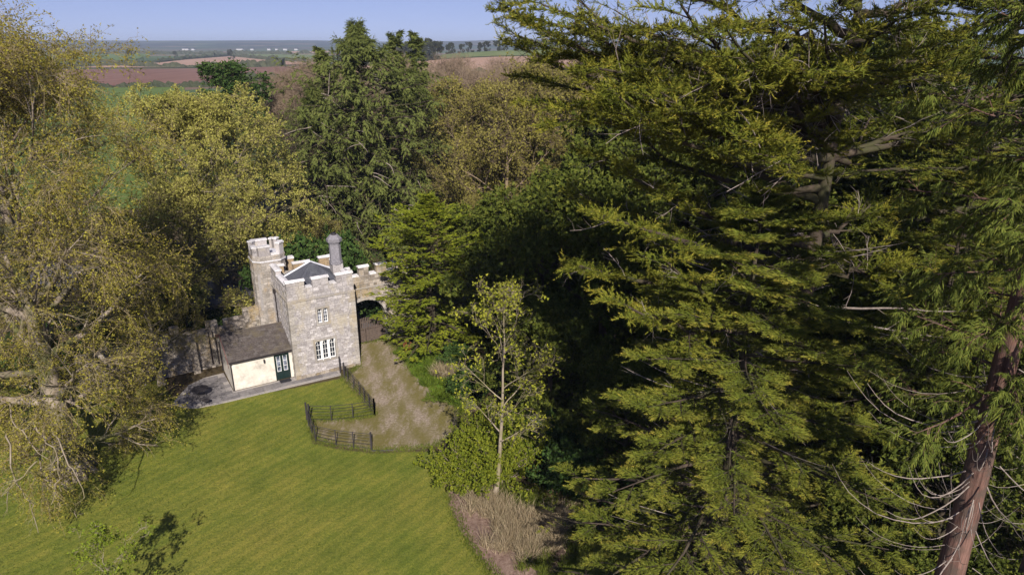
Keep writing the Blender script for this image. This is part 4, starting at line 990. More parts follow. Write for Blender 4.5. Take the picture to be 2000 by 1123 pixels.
# --- great red cedar behind the lodge
def cprof(q): return float(np.interp(q, [0, .2, .5, .67, .75, .82, .87, .93, 1], [9, 10.6, 10.8, 9.6, 7.8, 4.8, 2.4, 1.4, .5]))
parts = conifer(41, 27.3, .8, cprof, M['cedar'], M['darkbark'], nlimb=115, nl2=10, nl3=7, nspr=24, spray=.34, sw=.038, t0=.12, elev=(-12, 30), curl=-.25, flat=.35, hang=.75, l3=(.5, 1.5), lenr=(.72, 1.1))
cedar = plant('cedar_tree', on_ground(-17.6, 83), 'massive dark green drooping cedar with ragged top behind the lodge chimney', 'tree', parts)
rs9 = np.random.RandomState(9)
for k in range(26):
    z = rs9.uniform(6, 20); az = rs9.uniform(-2.6, -.5); rr_ = rs9.uniform(7.2, 9.6) * min(1, (1.1 - z / 27) * 1.7); d = rs9.randn(3) * .5 + np.array([.5, -.2, -.3])
    C = curves(np.array([[math.cos(az) * rr_, math.sin(az) * rr_, z]]), d[None], np.array([rs9.uniform(1.5, 4)]), 6, rs9, -.3, .12)
    V, F = tubes(C, np.linspace(.05, .02, 6)[None], 4); link('dead_branch', np_mesh('dead_branch', V, F, True), M['deadwood'], cedar)
copy_tree(cedar, on_ground(-22.8, 81), 2.1, (.82, .82, .74), 'smaller drooping cedar merging into the left side of the massive one')
copy_tree(cedar, on_ground(-12.2, 86), 4.0, (.78, .78, .80), 'smaller drooping cedar merging into the right side of the massive one')
sp_parts = conifer(42, 20, .25, lambda q: 3.0 * (1.03 - q) ** .8 + .15, M['cedar'], M['darkbark'], nlimb=50, nl2=7, nl3=4, nspr=14, spray=.4, sw=.045, t0=.1, elev=(0, 40), curl=-.1, flat=.4, hang=.4, l3=(.3, .8))
sp = None
for (px_, yw, ty, lab) in ((625, 84, 95, 'narrow dark spire conifer just left of the massive cedar'), (683, 84, 58, 'left of the twin ragged tips beside the cedar crown'), (766, 86, 64, 'slim spire conifer right of the cedar top'), (808, 88, 66, 'outermost slim spire conifer at the cedar\'s right shoulder')):
    tpnt = AT(px_, ty, yw); h_ = tpnt.z
    if sp is None: sp = plant('spire_conifer', on_ground(tpnt.x, yw), lab, 'tree', sp_parts, 'spire conifers around the great cedar', sc=h_ / 20)
    else: copy_tree(sp, on_ground(tpnt.x, yw), px_ * .7, h_ / 20, lab)
# --- ivy-dark evergreen behind the golden tree
parts = broadleaf(51, 24, .4, 4.6, M['ivy'], M['darkbark'], M['twigbrown'], nlimb=12, nl2=7, nl3=6, nl4=4, ntw=3, nleaf=4, twig_tubes=False, leaf=.26, t0=.3, droop=-.2, fork=.9, elev=(15, 70))
p_ = AT(440, 120, 95); plant('ivy_clad_tree', on_ground(p_.x, 95), 'ivy-clad dark green tree rising behind the golden beech', 'tree', parts, sc=1.0).scale = (1.35, 1.35, p_.z / 24)
# --- bare brown wood
bare = [broadleaf(61 + k, 19, .28, 5.6, None, M['twigbrown'], M['twigbrown'], nlimb=12, nl2=7, nl3=7, nl4=5, ntw=5, t0=.3, droop=.15, fork=.85, elev=(30, 78), twl=(.6, 1.4), l4=(1., 2.2), tw_r=.02) for k in range(1)] * 2
olive = [broadleaf(71 + k, 17, .3, 5.4, M['oliveleaf'], M['twigbrown'], M['twigbrown'], nlimb=13, nl2=7, nl3=6, nl4=5, ntw=4, nleaf=3, gap=.3, leaf=.17, t0=.15, droop=0., fork=.88, elev=(15, 72), twl=(.4, 1.0)) for k in range(1)] * 2
bsrc = [None]
bp = [(-34, 112), (-31, 101), (-36, 124), (-28, 118), (-24, 109), (-20, 125), (-9, 100), (-4, 108), (1, 99), (6, 108), (11, 100), (16, 110), (-6, 120), (4, 122), (12, 124), (20, 118), (-13, 114), (24, 100), (-12, 132), (0, 136), (14, 138), (-33, 134), (28, 130), (-2, 92), (7, 91), (33, 112)]
desc = ['twiggy', 'slender', 'rounded', 'spreading']
for i, (x, y) in enumerate(bp):
    k = 0; s_ = (.98 + .26 * rsb.rand()) * (1.0 if y > 95 else .9)
    lab = 'leafless brown tree in the bare wood beyond the cedar, before the red fields'
    if bsrc[k] is None: bsrc[k] = plant('bare_tree', on_ground(x, y), lab, 'tree', bare[k], 'leafless trees of the brown wood', sc=s_)
    else: copy_tree(bsrc[k], on_ground(x, y), rsb.uniform(0, 6.28), (s_ * .95, s_ * .95, s_), lab)
osrc = [None]
for i, (x, y, s_, lab) in enumerate([(-.5, 76, 1.22, 'tall olive-gold tree between the cedar and the foreground cypress'), (-6, 80, .86, 'olive tree touching the right edge of the massive cedar'), (4.5, 72, .8, 'lower olive-gold tree behind the dark evergreens'), (6, 84, 1.28, 'olive tree half hidden behind the cypress branch tips'), (-3.5, 69, .6, 'small olive tree behind the gateway wall'), (-7.5, 88, 1.22, 'tall olive tree rising right of the cedar'), (2.5, 90, 1.34, 'tall pale olive tree under the cypress tips'), (9.5, 78, 1.05, 'olive tree behind the upper cypress pads'), (-2.5, 84, 1.2, 'olive-brown tree at the edge of the bare wood'), (-21.5, 72, .45, 'brownish small tree between turret and cedar')]):
    k = 0
    if osrc[k] is None: osrc[k] = plant('olive_tree', on_ground(x, y), lab, 'tree', olive[k], sc=s_)
    else: copy_tree(osrc[k], on_ground(x, y), i * 1.3, s_, lab)
# --- bright cypress by the gateway
parts = conifer(81, 12.2, .3, lambda q: 4.6 * min(1, (1.03 - q) * 2.3) ** .7, M['brightcyp'], M['darkbark'], nlimb=100, nl2=9, nl3=6, nspr=18, spray=.24, sw=.034, t0=.03, elev=(-8, 42), curl=-.05, flat=.75, hang=.1, l3=(.3, .8), lenr=(.7, 1.1))
p_ = G(838, 695); plant('young_cypress', on_ground(p_[0] + .3, p_[1] + 2.2), 'bright yellow-green layered cypress beside the gateway arch', 'tree', parts, sc=1.08)
# --- dark evergreen trees right of centre
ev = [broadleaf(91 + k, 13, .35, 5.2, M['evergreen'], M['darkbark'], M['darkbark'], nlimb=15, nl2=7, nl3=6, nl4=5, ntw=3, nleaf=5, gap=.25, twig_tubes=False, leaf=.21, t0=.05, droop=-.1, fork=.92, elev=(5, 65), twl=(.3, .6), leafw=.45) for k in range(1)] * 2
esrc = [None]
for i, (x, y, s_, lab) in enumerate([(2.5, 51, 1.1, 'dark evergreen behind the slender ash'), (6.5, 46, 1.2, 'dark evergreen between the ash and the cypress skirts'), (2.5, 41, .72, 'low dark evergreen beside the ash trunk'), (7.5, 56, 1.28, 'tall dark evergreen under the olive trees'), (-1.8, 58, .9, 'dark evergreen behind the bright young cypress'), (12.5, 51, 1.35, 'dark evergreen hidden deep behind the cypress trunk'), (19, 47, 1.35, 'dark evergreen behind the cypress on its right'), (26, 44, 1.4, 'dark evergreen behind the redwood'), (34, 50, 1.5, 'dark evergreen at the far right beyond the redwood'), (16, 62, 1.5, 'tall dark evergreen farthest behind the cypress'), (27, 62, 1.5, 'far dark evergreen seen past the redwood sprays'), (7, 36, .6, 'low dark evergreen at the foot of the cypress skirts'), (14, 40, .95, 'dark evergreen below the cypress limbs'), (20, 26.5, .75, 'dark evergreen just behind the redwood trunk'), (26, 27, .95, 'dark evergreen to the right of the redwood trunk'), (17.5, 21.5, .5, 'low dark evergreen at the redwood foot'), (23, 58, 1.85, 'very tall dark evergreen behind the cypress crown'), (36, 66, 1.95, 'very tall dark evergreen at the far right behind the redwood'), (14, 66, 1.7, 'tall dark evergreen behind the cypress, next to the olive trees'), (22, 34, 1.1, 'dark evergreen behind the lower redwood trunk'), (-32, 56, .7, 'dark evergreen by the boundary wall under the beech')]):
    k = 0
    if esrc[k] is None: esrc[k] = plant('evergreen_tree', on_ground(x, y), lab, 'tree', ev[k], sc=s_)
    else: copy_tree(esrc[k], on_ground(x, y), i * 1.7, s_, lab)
# --- slender ash
parts = broadleaf(101, 13.6, .14, 2.6, M['ashleaf'], M['palebark'], M['palebark'], nlimb=13, nl2=5, nl3=4, nl4=3, ntw=2, nleaf=2, leaf=.13, t0=.3, droop=.1, fork=.93, limbs_as_parts=True, elev=(32, 72), prof=lambda q: 2.6 * (1 - .6 * max(0, (q - .5) / .5)), twl=(.2, .5), l4=(.3, .8), tw_r=.008, lean=(.5, 0))
p_ = G(965, 975); plant('slender_ash', on_ground(*p_), 'slender pale-barked young tree at the lawn edge, just coming into leaf', 'tree', parts)
# --- laurel bushes at the lawn edge
def bush(seed, rad, h, leafmat, twm, n=34, leaf=.13, per=5):
    rs = np.random.RandomState(seed); az = rs.uniform(0, 6.28, n); el = rs.uniform(.5, 1.5, n); d = np.stack([np.cos(az) * np.cos(el), np.sin(az) * np.cos(el), np.sin(el)], 1)
    p = np.stack([np.cos(az) * rad * .2, np.sin(az) * rad * .2, np.zeros(n)], 1); C = curves(p, d, h * rs.uniform(.7, 1.1, n), 7, rs, .1, .1); Rr = np.full((n, 7), .025) * np.linspace(1, .4, 7)
    C2, R2 = children(C, Rr, 11, rs, .2, 1, (30, 70), L=(.5, 1.2), tl=.4, K=4, wob=.1, minr=.008)
    C3, R3 = children(C2, R2, 6, rs, .1, 1, (30, 70), L=(.2, .5), tl=.2, K=2, minr=.005)
    o, T, tt = on_curves(C3, per, rs, .0, 1.); d = unit(T * .5 + rs.randn(*T.shape) * .7)
    V, F = blades(o, d, rs.uniform(.7, 1.3, len(o)) * leaf, leaf * .4, rs)
    return [('stems', np_mesh('stems', *cat_([tubes(C, Rr, 4), tubes(C2, R2, 3)]), True), twm), ('crown', np_mesh('crown', V, F), leafmat)]
lau = bush(111, 1.8, 4.0, M['laurel'], M['palebark'], 40, .15, 6)
l1_ = None
for (px_, py_, s_, lab) in ((922, 925, .82, 'bright yellow-green laurel bush at the lawn edge left of the slender ash'), (975, 925, .85, 'yellow-green bush tucked behind the slender ash trunk'), (945, 885, .75, 'smaller yellow-green bush behind the lawn-edge laurel')):
    p_ = G(px_, py_ + 20)
    if l1_ is None: l1_ = plant('laurel_bush', on_ground(*p_), lab, 'bush', lau, sc=s_)
    else: copy_tree(l1_, on_ground(*p_), px_ * .3, (s_, s_, s_ * 1.2), lab)
iv = bush(121, 1.6, 2.8, M['ivy'], M['darkbark'], 34, .2, 6); l2_ = None
for i, (a, b_, s_, lab) in enumerate([(11, 7.5, 1.3, 'green bush behind the gateway battlements'), (5.5, 8.5, 1.2, 'green bush behind the lodge chimney'), (12.5, 6.5, 1.4, 'green bush at the far end of the gateway wall'), (9, 20, 1.5, 'larger green bush across the road from the lodge'), (4, 17, 1.7, 'tall green bush across the road under the cedar')]):
    w_ = W(a, b_)
    if l2_ is None: l2_ = plant('ivy_bush', (w_.x, w_.y, -.05), lab, 'bush', iv, sc=s_)
    else: copy_tree(l2_, (w_.x, w_.y, -.05), i * 1.1, (s_, s_, s_ * 1.3), lab)
for i, (x, y, s_, lab) in enumerate([(-31, 50, .8, 'dark green shrub between the beech and the paving'), (-34, 54, 1.2, 'dark green shrub against the left boundary wall'), (-38, 48, 1.2, 'dark green shrub under the left beeches'), (3.5, 34.5, .9, 'dark green shrub behind the dead grass clump'), (1.8, 38, .9, 'dark shrub between the ash and the low evergreen'), (-3.2, 46, .7, 'green shrub beside the drive bend'), (-4.5, 51, .6, 'green shrub below the bright cypress'), (7, 31, .8, 'dark shrub in the shade of the cypress skirts')]):
    copy_tree(l2_, on_ground(x, y), i * 2.1, s_, lab)
# --- lime-green sapling on the lawn
parts = broadleaf(131, 5.2, .045, 1.3, M['lime'], M['palebark'], M['palebark'], nlimb=10, nl2=4, nl3=3, nl4=3, ntw=2, nleaf=3, leaf=.10, t0=.3, droop=0, fork=.93, elev=(35, 72), twl=(.12, .3), l4=(.15, .4), tw_r=.005)
plant('lime_sapling', on_ground(-17.8, 24.2), 'small lime-green sapling standing on the lawn at the bottom edge', 'tree', parts)

# --- foreground cypress
MCX, MCY = 12.2, 27.5
def old_cypress(seed, h, r, leafmat=None, barkm=None):
    """a many-stemmed crown: each limb runs from the trunk or a main stem to one foliage pad"""
    rs = np.random.RandomState(seed); tp, tr = trunk_curve(h * .9, r, rs, (.8, -.5), wob=.12, top=.12)
    pads = [(990, 15, 26), (1060, 60, 25), (1090, 105, 27), (1050, 195, 27), (1130, 200, 24), (1180, 90, 25), (1060, 10, 24), (1240, 130, 22), (1340, 180, 21), (1440, 130, 20.5), (1900, 60, 27), (1800, 10, 27), (1900, 180, 30), (1700, 170, 27), (1000, 25, 27), (1025, 95, 26), (1040, 150, 29), (1075, 235, 24), (1010, 70, 30), (1120, 45, 24), (1150, 130, 22), (1210, 190, 20), (1260, 60, 23), (1290, 180, 19.5), (1330, 10, 21), (1400, 150, 20), (1420, 60, 19), (1500, 30, 22),
            (1560, 130, 19.5), (1610, 40, 20), (1680, 110, 21), (1750, 40, 23), (1820, 130, 24), (1160, 300, 25), (1240, 350, 24), (1130, 380, 28), (1330, 290, 27), (1230, 250, 29), (1390, 230, 22), (1500, 190, 31), (1700, 230, 30), (1600, 280, 34), (1850, 260, 27),
            (1180, 420, 22), (1130, 520, 24), (1210, 590, 22), (1290, 500, 21), (1400, 480, 27), (1250, -60, 24), (1400, -80, 24), (1550, -80, 25), (1080, -40, 28), (1700, -60, 26), (1330, 400, 32), (1700, 400, 29), (1750, 520, 25), (1640, 470, 33),
            (1100, 110, 32), (1200, 20, 33), (1350, 100, 34), (1500, 100, 35), (1650, 150, 34), (1800, 200, 33), (1270, 130, 27), (1460, 270, 20), (1560, 240, 22)]
    C1 = []; K = 10
    for (px, py, y) in pads:
        q = np.array(AT(px, py, y)) - np.array([MCX, MCY, -.05]); hd = math.hypot(q[0], q[1]); zo = min(max(q[2] - hd * rs.uniform(.12, .42), 7.5), 26.5)
        kk = zo / (h * .9) * (tp.shape[1] - 1); i0 = int(kk); o = tp[0, i0] * (1 - kk + i0) + tp[0, min(i0 + 1, tp.shape[1] - 1)] * (kk - i0)
        t_ = np.linspace(0, 1, K)[:, None]; m_ = (o + q) / 2 + np.array([0, 0, -hd * .12 * rs.uniform(-.5, 1.5)]) + rs.randn(3) * .5
        C1.append(o * (1 - t_) ** 2 + 2 * m_ * t_ * (1 - t_) + q * t_ ** 2 + rs.randn(K, 3) * .10 * t_ * (1 - t_) * 4)
    C1 = np.array(C1); R1 = np.linspace(.19, .035, K)[None] * rs.uniform(.7, 1.25, len(C1))[:, None]
    C2, R2 = children(C1, R1, 10, rs, .48, 1., (25, 65), L=(1.6, 3.0), tl=.35, K=6, flat=.95, curl=-.12, wob=.07, up=-.02)
    C3, R3 = children(C2, R2, 12, rs, .12, 1., (28, 60), L=(.5, 1.15), tl=.55, K=4, flat=.9, curl=.02, wob=.07, minr=.008, up=.0)
    parts = [('trunk', np_mesh('trunk', *tubes(tp, tr, 12), True), barkm)]
    parts_of(parts, 'limb', barkm, C1, R1, 8)
    V, F = cat_([tris_(*tubes(C2, R2, 4)), spikes(C3, R3[:, 0])]); parts.append(('branchwork', np_mesh('branchwork', V, F, True), barkm))
    Cd, Rd_ = children(C1, R1, 6, rs, .3, .97, (30, 80), L=(.8, 2.6), tl=.3, K=5, curl=.1, wob=.16, minr=.009, tip=.3); Ce, Re_ = children(Cd, Rd_, 4, rs, .2, .97, (25, 60), L=(.3, 1.0), tl=.3, K=3, wob=.15, minr=.005)
    parts.append(('dead_twigs', np_mesh('dead_twigs', *cat_([tubes(Cd, np.minimum(Rd_, .014), 3), tubes(Ce, np.minimum(Re_, .008), 3)]), True), M['deadwood']))
    Ca, _ = children(C3, R3, 2, rs, .1, .8, (30, 60), L=(.25, .6), tl=.3, K=3, flat=.4, curl=.3, wob=.08, up=.22)
    tips = []
    def leafy(C, m, l0):
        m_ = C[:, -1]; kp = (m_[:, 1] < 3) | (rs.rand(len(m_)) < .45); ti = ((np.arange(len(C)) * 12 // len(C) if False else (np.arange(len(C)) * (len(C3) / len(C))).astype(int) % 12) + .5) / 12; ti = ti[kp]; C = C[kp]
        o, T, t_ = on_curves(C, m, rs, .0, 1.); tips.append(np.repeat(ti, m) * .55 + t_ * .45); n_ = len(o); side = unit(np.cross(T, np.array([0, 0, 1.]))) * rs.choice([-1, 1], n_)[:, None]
        d = unit(T + side * rs.uniform(.1, .9, n_)[:, None] + rs.randn(n_, 3) * .34 + np.array([0, 0, .06])); l = rs.uniform(.7, 1.3, n_) * l0 * (1.25 - .8 * t_)
        return tri_blades(o, d, l, .0155 * rs.uniform(.7, 1.3, n_) * (1.15 - .5 * t_), rs, unit(np.array([0, -.3, 1.]) + rs.randn(n_, 3) * .65))
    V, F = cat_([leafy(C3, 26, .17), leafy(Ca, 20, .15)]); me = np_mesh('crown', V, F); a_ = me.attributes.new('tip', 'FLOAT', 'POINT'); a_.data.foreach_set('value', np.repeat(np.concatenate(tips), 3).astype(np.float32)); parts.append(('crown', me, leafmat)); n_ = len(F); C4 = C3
    print('old cypress sprays', len(C4), 'blades', n_)
    return parts
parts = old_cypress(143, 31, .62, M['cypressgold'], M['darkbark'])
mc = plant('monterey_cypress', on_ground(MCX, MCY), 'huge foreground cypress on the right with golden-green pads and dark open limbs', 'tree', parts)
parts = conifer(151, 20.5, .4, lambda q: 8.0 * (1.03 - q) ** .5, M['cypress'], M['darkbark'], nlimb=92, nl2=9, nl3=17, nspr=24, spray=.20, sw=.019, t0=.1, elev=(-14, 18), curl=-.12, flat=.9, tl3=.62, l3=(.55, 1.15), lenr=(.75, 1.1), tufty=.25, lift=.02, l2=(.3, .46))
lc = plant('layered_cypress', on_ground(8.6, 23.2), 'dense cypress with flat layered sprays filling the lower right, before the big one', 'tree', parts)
def trk(z): return (0.0, 0.0)
dead_sticks(mc, 30, np.random.RandomState(4), (9, 18), .3, .018, M['deadwood'], (2.5, 7.), .35, (2.0, 5.6), .1)
dead_sticks(lc, 22, np.random.RandomState(6), (1, 14), .3, .011, M['deadwood'], (2., 5.), .3, (2.4, 5.2), .05)
# --- redwood at the right edge
parts = conifer(161, 36, .5, limb_r=.014, prof=lambda q: 3.9 * (1.05 - q) ** .35, leafmat=M['redwood'], barkm=M['redbark'], nlimb=80, nl2=9, nl3=8, nspr=26, spray=.22, sw=.014, t0=.44, elev=(-22, 10), curl=.2, flat=.4, hang=.9, l3=(.4, 1.1), lenr=(.7, 1.1), l2=(.3, .45))
rw = plant('redwood_tree', on_ground(12.35, 15.3), 'redwood at the right edge with red-brown trunk and bowed dead branches', 'tree', parts)
dead_sticks(rw, 75, np.random.RandomState(8), (4, 17.5), .38, .011, M['deadwood'], (1.2, 3.6), 1.5, (0, 6.28), -.55)
dead_sticks(rw, 30, np.random.RandomState(18), (9, 17.5), .38, .013, M['deadwood'], (2., 4.), 1.9, (2.6, 4.6), -.5)

# ------------------------------------------------------------------ ground cover
def tufts(name, label, cat, pts, n, h, w, mat, seed, spread, lean=.45, wide=.0, kind='stuff'):
    rs = np.random.RandomState(seed); c = np.array([G(*p) for p in pts]); i = rs.randint(0, len(c), n)
    clump = rs.randn(len(c), 14, 2) * spread; p = np.zeros((n, 3)); p[:, :2] = c[i] + clump[i, rs.randint(0, 14, n)] + rs.randn(n, 2) * .16; p[:, 2] = .05
    d = rs.randn(n, 3) * lean; d[:, 2] = 1; hh = rs.uniform(.4, 1.2, n) * h
    K = 3; P = curves(p, d, hh, K, rs, -.8, .1); R_ = np.stack([np.full(n, w), np.full(n, w * .8), np.full(n, w * .1)], 1)
    s = unit(rs.randn(n, 3) * np.array([1, 1, .1])); V = np.concatenate([P[:, 0] - s * w, P[:, 0] + s * w, P[:, 1] - s * w * .7, P[:, 1] + s * w * .7, P[:, 2]]); a = np.arange(n)
    F = np.concatenate([np.stack([a, a + n, a + 3 * n], 1), np.stack([a, a + 3 * n, a + 2 * n], 1), np.stack([a + 2 * n, a + 3 * n, a + 4 * n], 1)])
    # islands need their own vertices in order
    o = link(name, np_mesh(name, V, F), mat); return tag(o, label, cat, kind=kind)
tufts('dead_grass', 'pale dead grass and sedge clump below the slender ash', 'grass', [(985, 1010), (1010, 1040), (1040, 1030), (960, 1000), (1030, 1075), (1000, 1075), (1075, 1050), (1100, 1020), (940, 985)], 9000, 1.15, .016, M['deadgrass'], 1, .45)
tufts('rough_grass', 'rough green grass under the ash and shrubs', 'grass', [(1000, 985), (1050, 990), (1090, 985), (1110, 1050), (1150, 1000), (1060, 1100), (1130, 950), (950, 960), (1180, 980)], 9000, .7, .016, M['grassblade'], 2, .6)
tufts('weeds', 'bright green weeds on the verge of the drive', 'weeds', [(810, 705), (840, 700), (865, 715), (830, 725), (880, 745), (895, 770), (860, 775), (905, 790), (850, 745), (800, 690)], 9000, .45, .03, M['weed'], 3, .5, .9)
tufts('bracken', 'dry pale twiggy stems among the weeds beside the drive', 'bracken', [(870, 740), (885, 725), (860, 730), (900, 735)], 1800, 1.0, .012, M['deadgrass'], 4, .4)
rsu = np.random.RandomState(77)
def cover(name, label, regions, n, size, mat, seed, hmax=.7):
    rs = np.random.RandomState(seed); pts = []
    for (x0, y0, x1, y1, f) in regions:
        k = int(n * f); cx_ = rs.uniform(x0, x1, (k // 60 + 1)); cy_ = rs.uniform(y0, y1, (k // 60 + 1)); hh = rs.uniform(.2, 1, k // 60 + 1) * hmax
        i = rs.randint(0, len(cx_), k); q = rs.randn(k, 3) * np.array([.45, .45, .25]); q[:, 2] = np.abs(q[:, 2]) + rs.rand(k) * hh[i]; q[:, 0] += cx_[i]; q[:, 1] += cy_[i]; pts.append(q)
    p = np.concatenate(pts); d = rs.randn(len(p), 3); d[:, 2] = np.abs(d[:, 2]) * .5
    V, F = blades(p, d, rs.uniform(.6, 1.3, len(p)) * size, size * .3, rs); o = link(name, np_mesh(name, V, F), mat); return tag(o, label, 'undergrowth', kind='stuff')
cover('undergrowth', 'low brambles and ivy on the woodland floor', [(-44, 57.5, -24, 63, .25), (-26, 66.5, 4, 82, .3), (2, 34, 16, 46, .25), (-4, 46, 4, 64, .2)], 42000, .2, M['ivy'], 5)
cover('brown_undergrowth', 'dead leaves and brown brambles on the woodland floor', [(-46, 46.5, -31, 54, .25), (-26, 84, 20, 98, .35), (1, 30, 16, 40, .4)], 16000, .16, M['litter'], 6, .4)
tq = G(797, 688); q = MB()
for k in range(26):
    a = R.uniform(0, 6.28); q.tube([(R.uniform(-.2, .2), R.uniform(-.2, .2), 0), (.35 * math.cos(a), .35 * math.sin(a), R.uniform(.5, 1.0))], [.06, .02], 4)
o = q.build('rusty_fern', M['terracotta']); o.location = (tq[0], tq[1], 0); tag(o, 'rusty orange dead fern beneath the bright cypress at the drive edge', 'fern')
# tiny yellow-white flecks in the lawn
rs = np.random.RandomState(12); n = 14000
gxy = np.stack([rs.uniform(-34, 1, n * 3), rs.uniform(19, 48, n * 3)], 1); ok = in_poly(gxy[:, :1], gxy[:, 1:], LAWN)[:, 0]; gxy = gxy[ok][:n]
p = np.zeros((len(gxy), 3)); p[:, :2] = gxy; p[:, 2] = .015; d = rs.randn(len(gxy), 3) * .6; d[:, 2] = 1
V, F = tri_blades(p, d, rs.uniform(.06, .13, len(gxy)), .02, rs); o = link('lawn_grass', np_mesh('lawn_grass', V, F), M['grassblade']); tag(o, 'mown green grass of the lawn', 'grass', kind='stuff')

# ------------------------------------------------------------------ hedges, far trees and houses
def hedge(pix, h, w, label, z0=None, world=None, seed=0):
    rs = np.random.RandomState(seed); P = [np.array(p) for p in (world or [G(*q) for q in pix])]; pts = []
    for a, b_ in zip(P[:-1], P[1:]):
        n = max(2, int(np.linalg.norm(b_ - a) / (w * .6))); pts += [a + (b_ - a) * k / n for k in range(n)]
    pts = np.array(pts); n = len(pts); t_ = unit(np.gradient(pts, axis=0)); nn = np.stack([-t_[:, 1], t_[:, 0]], 1); S = 8; V = np.zeros((n, S, 3)); q = np.linspace(0, np.pi, S)
    hh = h * (1 + .35 * np.convolve(rs.randn(n + 4), np.ones(5) / 2.5, 'valid')[:n, None]); rr = rs.uniform(.75, 1.25, (n, S))
    off = np.cos(q)[None] * w * rr; V[..., :2] = pts[:, None] + nn[:, None] * off[..., None]; V[..., 2] = np.sin(q)[None] ** .6 * hh * rr + tz(V[..., 0], V[..., 1]) - .2
    I = np.arange(n * S).reshape(n, S); F = np.stack([I[:-1, :-1].ravel(), I[:-1, 1:].ravel(), I[1:, 1:].ravel(), I[1:, :-1].ravel()], 1)
    o = link('hedgerow', np_mesh('hedgerow', V.reshape(-1, 3), F), M['hedge']); return tag(o, label, 'hedge', 'field hedges in the distance')
M['farwall'] = flat_mat('distant_limewash', (.42, .41, .40))
M['hedge'] = leaf_mat('hedge_mass', [(0, (.03, .04, .018)), (1, (.075, .075, .04))], .0, .15)
hedge([(150, 130), (240, 129), (300, 132.5), (400, 133), (560, 134)], 5, 5, 'dark hedge between the pale field and the red field')
hedge([(200, 126), (300, 124), (380, 115), (455, 109.5)], 4, 5, 'thin hedge along the upper edge of the pale field', seed=2)
hedge([(-100, 107), (300, 106.5), (700, 107)], 7, 8, 'long dark hedge crossing the far green field', seed=3)
hedge([(-100, 173), (300, 172), (420, 172)], 2.5, 2, 'low hedge between the near green field and red soil', seed=4)
hedge([(455, 111), (530, 119), (640, 125)], 4, 5, 'hedge descending right from the top of the pale field', seed=5)
hedge(None, 3.5, 3, 'hedge on the rise at the right above the brown wood', world=[(-190, 475), (-60, 478), (70, 474), (200, 470)], seed=6)
far = broadleaf(201, 17, .4, 6.0, M['hedge'], M['darkbark'], M['darkbark'], nlimb=9, nl2=5, nl3=4, nl4=3, ntw=2, nleaf=5, leaf=.8, t0=.12, fork=.9, twig_tubes=False, elev=(5, 70))
fsrc = None; rsf = np.random.RandomState(33)
for i in range(34):
    if i < 10: x, y, s_ = -104 + i * 4.4 + rsf.uniform(-2, 2), 640 + rsf.uniform(-10, 10), rsf.uniform(.8, 1.2)
    elif i < 24: x, y, s_ = -68 + (i - 10) * 9 + rsf.uniform(-4, 4), 745 + rsf.uniform(-6, 6), rsf.uniform(.5, .72)
    else: x, y, s_ = rsf.uniform(-900, 100), rsf.uniform(1100, 1900), rsf.uniform(.6, 1.1)
    z = float(tz(x, y)) - .3
    lab = ['tree of the small wood on the horizon right of the spire conifers', 'low tree on the skyline above the pale green field', 'lone tree among the distant fields'][0 if i < 10 else 1 if i < 24 else 2]
    g = ['trees of the small horizon wood', 'trees along the skyline field', 'scattered far field trees'][0 if i < 10 else 1 if i < 24 else 2]
    if fsrc is None: fsrc = plant('far_tree', (x, y, z), lab, 'tree', far, g, sc=s_)
    else:
        o = copy_tree(fsrc, (x, y, z), rsf.uniform(0, 6), s_, lab); o['group'] = g
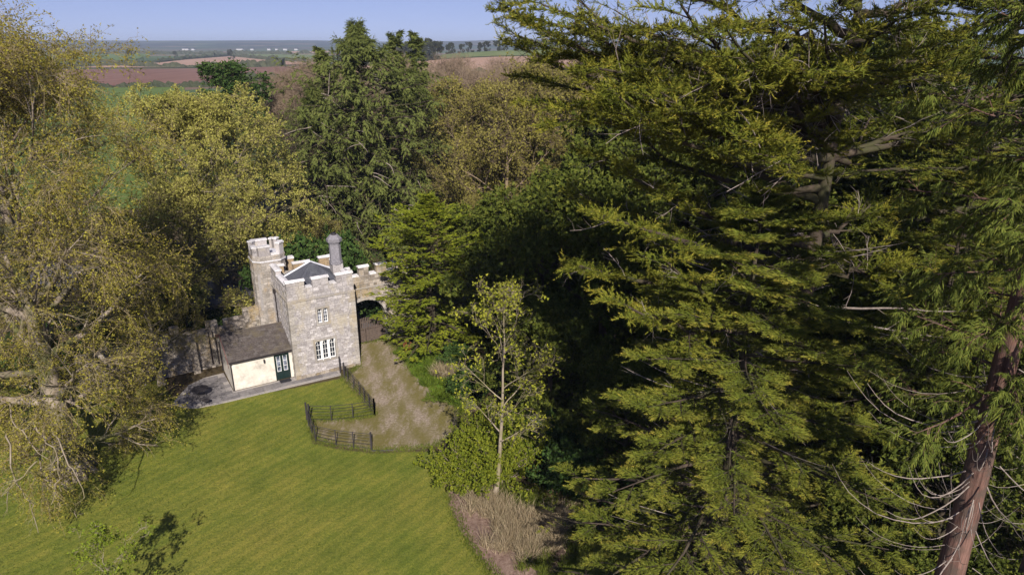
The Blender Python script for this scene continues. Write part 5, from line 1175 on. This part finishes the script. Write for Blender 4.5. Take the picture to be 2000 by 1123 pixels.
for i, (px_, w_, lab) in enumerate([(398, 24, 'long low white farm building far off, leftmost of the distant roofs'), (412, 12, 'small white shed beside the long distant farm building'), (498, 26, 'grey-white barn in the distance below the hills'), (521, 12, 'white house in the distance, just right of the grey-white barn'), (552, 12, 'white cottage in the distance near the middle of the hill foot'), (566, 9, 'tiny white cottage beside another far off'), (582, 15, 'far white house left of the narrow spire conifer'), (602, 12, 'far white house nearest the cedar top')]):
    D = 2750; x = (px_ - 1000) / FPX * D; root = tag(empty('far_house', (x, D, float(tz(x, D)) - .2)), lab, 'house', 'white buildings far across the fields')
    q = MB(); q.box(-w_ / 2, -5, 0, w_ / 2, 5, 6); q.build('wall', M['farwall'], root)
    q = MB(); q.add([(-w_ / 2 - .5, -5.6, 5.8), (w_ / 2 + .5, -5.6, 5.8), (w_ / 2 + .5, 5.6, 5.8), (-w_ / 2 - .5, 5.6, 5.8), (-w_ / 2 - .5, 0, 9), (w_ / 2 + .5, 0, 9)], [(0, 1, 5, 4), (2, 3, 4, 5), (1, 2, 5), (3, 0, 4), (3, 2, 1, 0)]); q.build('roof', M['slate'], root)

# ------------------------------------------------------------------ the air
hz = MB(); hz.box(-15500, -200, -3, 15500, 12500, 95); m, t, b = new_mat('haze', 1, 0); t.nodes.remove(b)
v = t.nodes.new('ShaderNodeVolumePrincipled'); v.inputs['Density'].default_value = .00014; v.inputs['Color'].default_value = (.66, .77, 1, 1); v.inputs['Anisotropy'].default_value = 0
t.links.new(v.outputs[0], t.nodes['Material Output'].inputs['Volume']); o = hz.build('haze', m); o['kind'] = 'stuff'

copy_tree(rw, on_ground(19.5, 20.5), 2.2, (1.0, 1.0, .98), 'second redwood at the far right, its sprays closing the top right corner')
copy_tree(lc, on_ground(27, 39), 2.6, (1.55, 1.55, 1.72), 'very tall dark cypress behind the foreground cypress on its right')
copy_tree(lc, on_ground(21, 31), 4.4, (.85, .85, 1.0), 'dark cypress between the foreground cypress and the redwood')

def along(P, n, cl=True):
    P = np.array(P); Q = np.roll(P, -1, 0); i = rs.randint(0, len(P), n); t_ = rs.rand(n)[:, None]; return P[i] * (1 - t_) + Q[i] * t_
rs = np.random.RandomState(90)
for nm, lab, poly, n in (('drive_edge_grass', 'ragged grass tufts along the edge of the gravel drive', DRIVE, 7000), ('bed_edge_grass', 'ragged grass and stems along the edge of the bare bed', SOIL, 5000)):
    q = along(poly, n) + rs.randn(n, 2) * .22; p = np.zeros((n, 3)); p[:, :2] = q; p[:, 2] = .01; d = rs.randn(n, 3) * .5; d[:, 2] = 1
    V, F = tri_blades(p, d, rs.uniform(.08, .28, n), .02, rs); tag(link(nm, np_mesh(nm, V, F), M['grassblade']), lab, 'grass', kind='stuff')
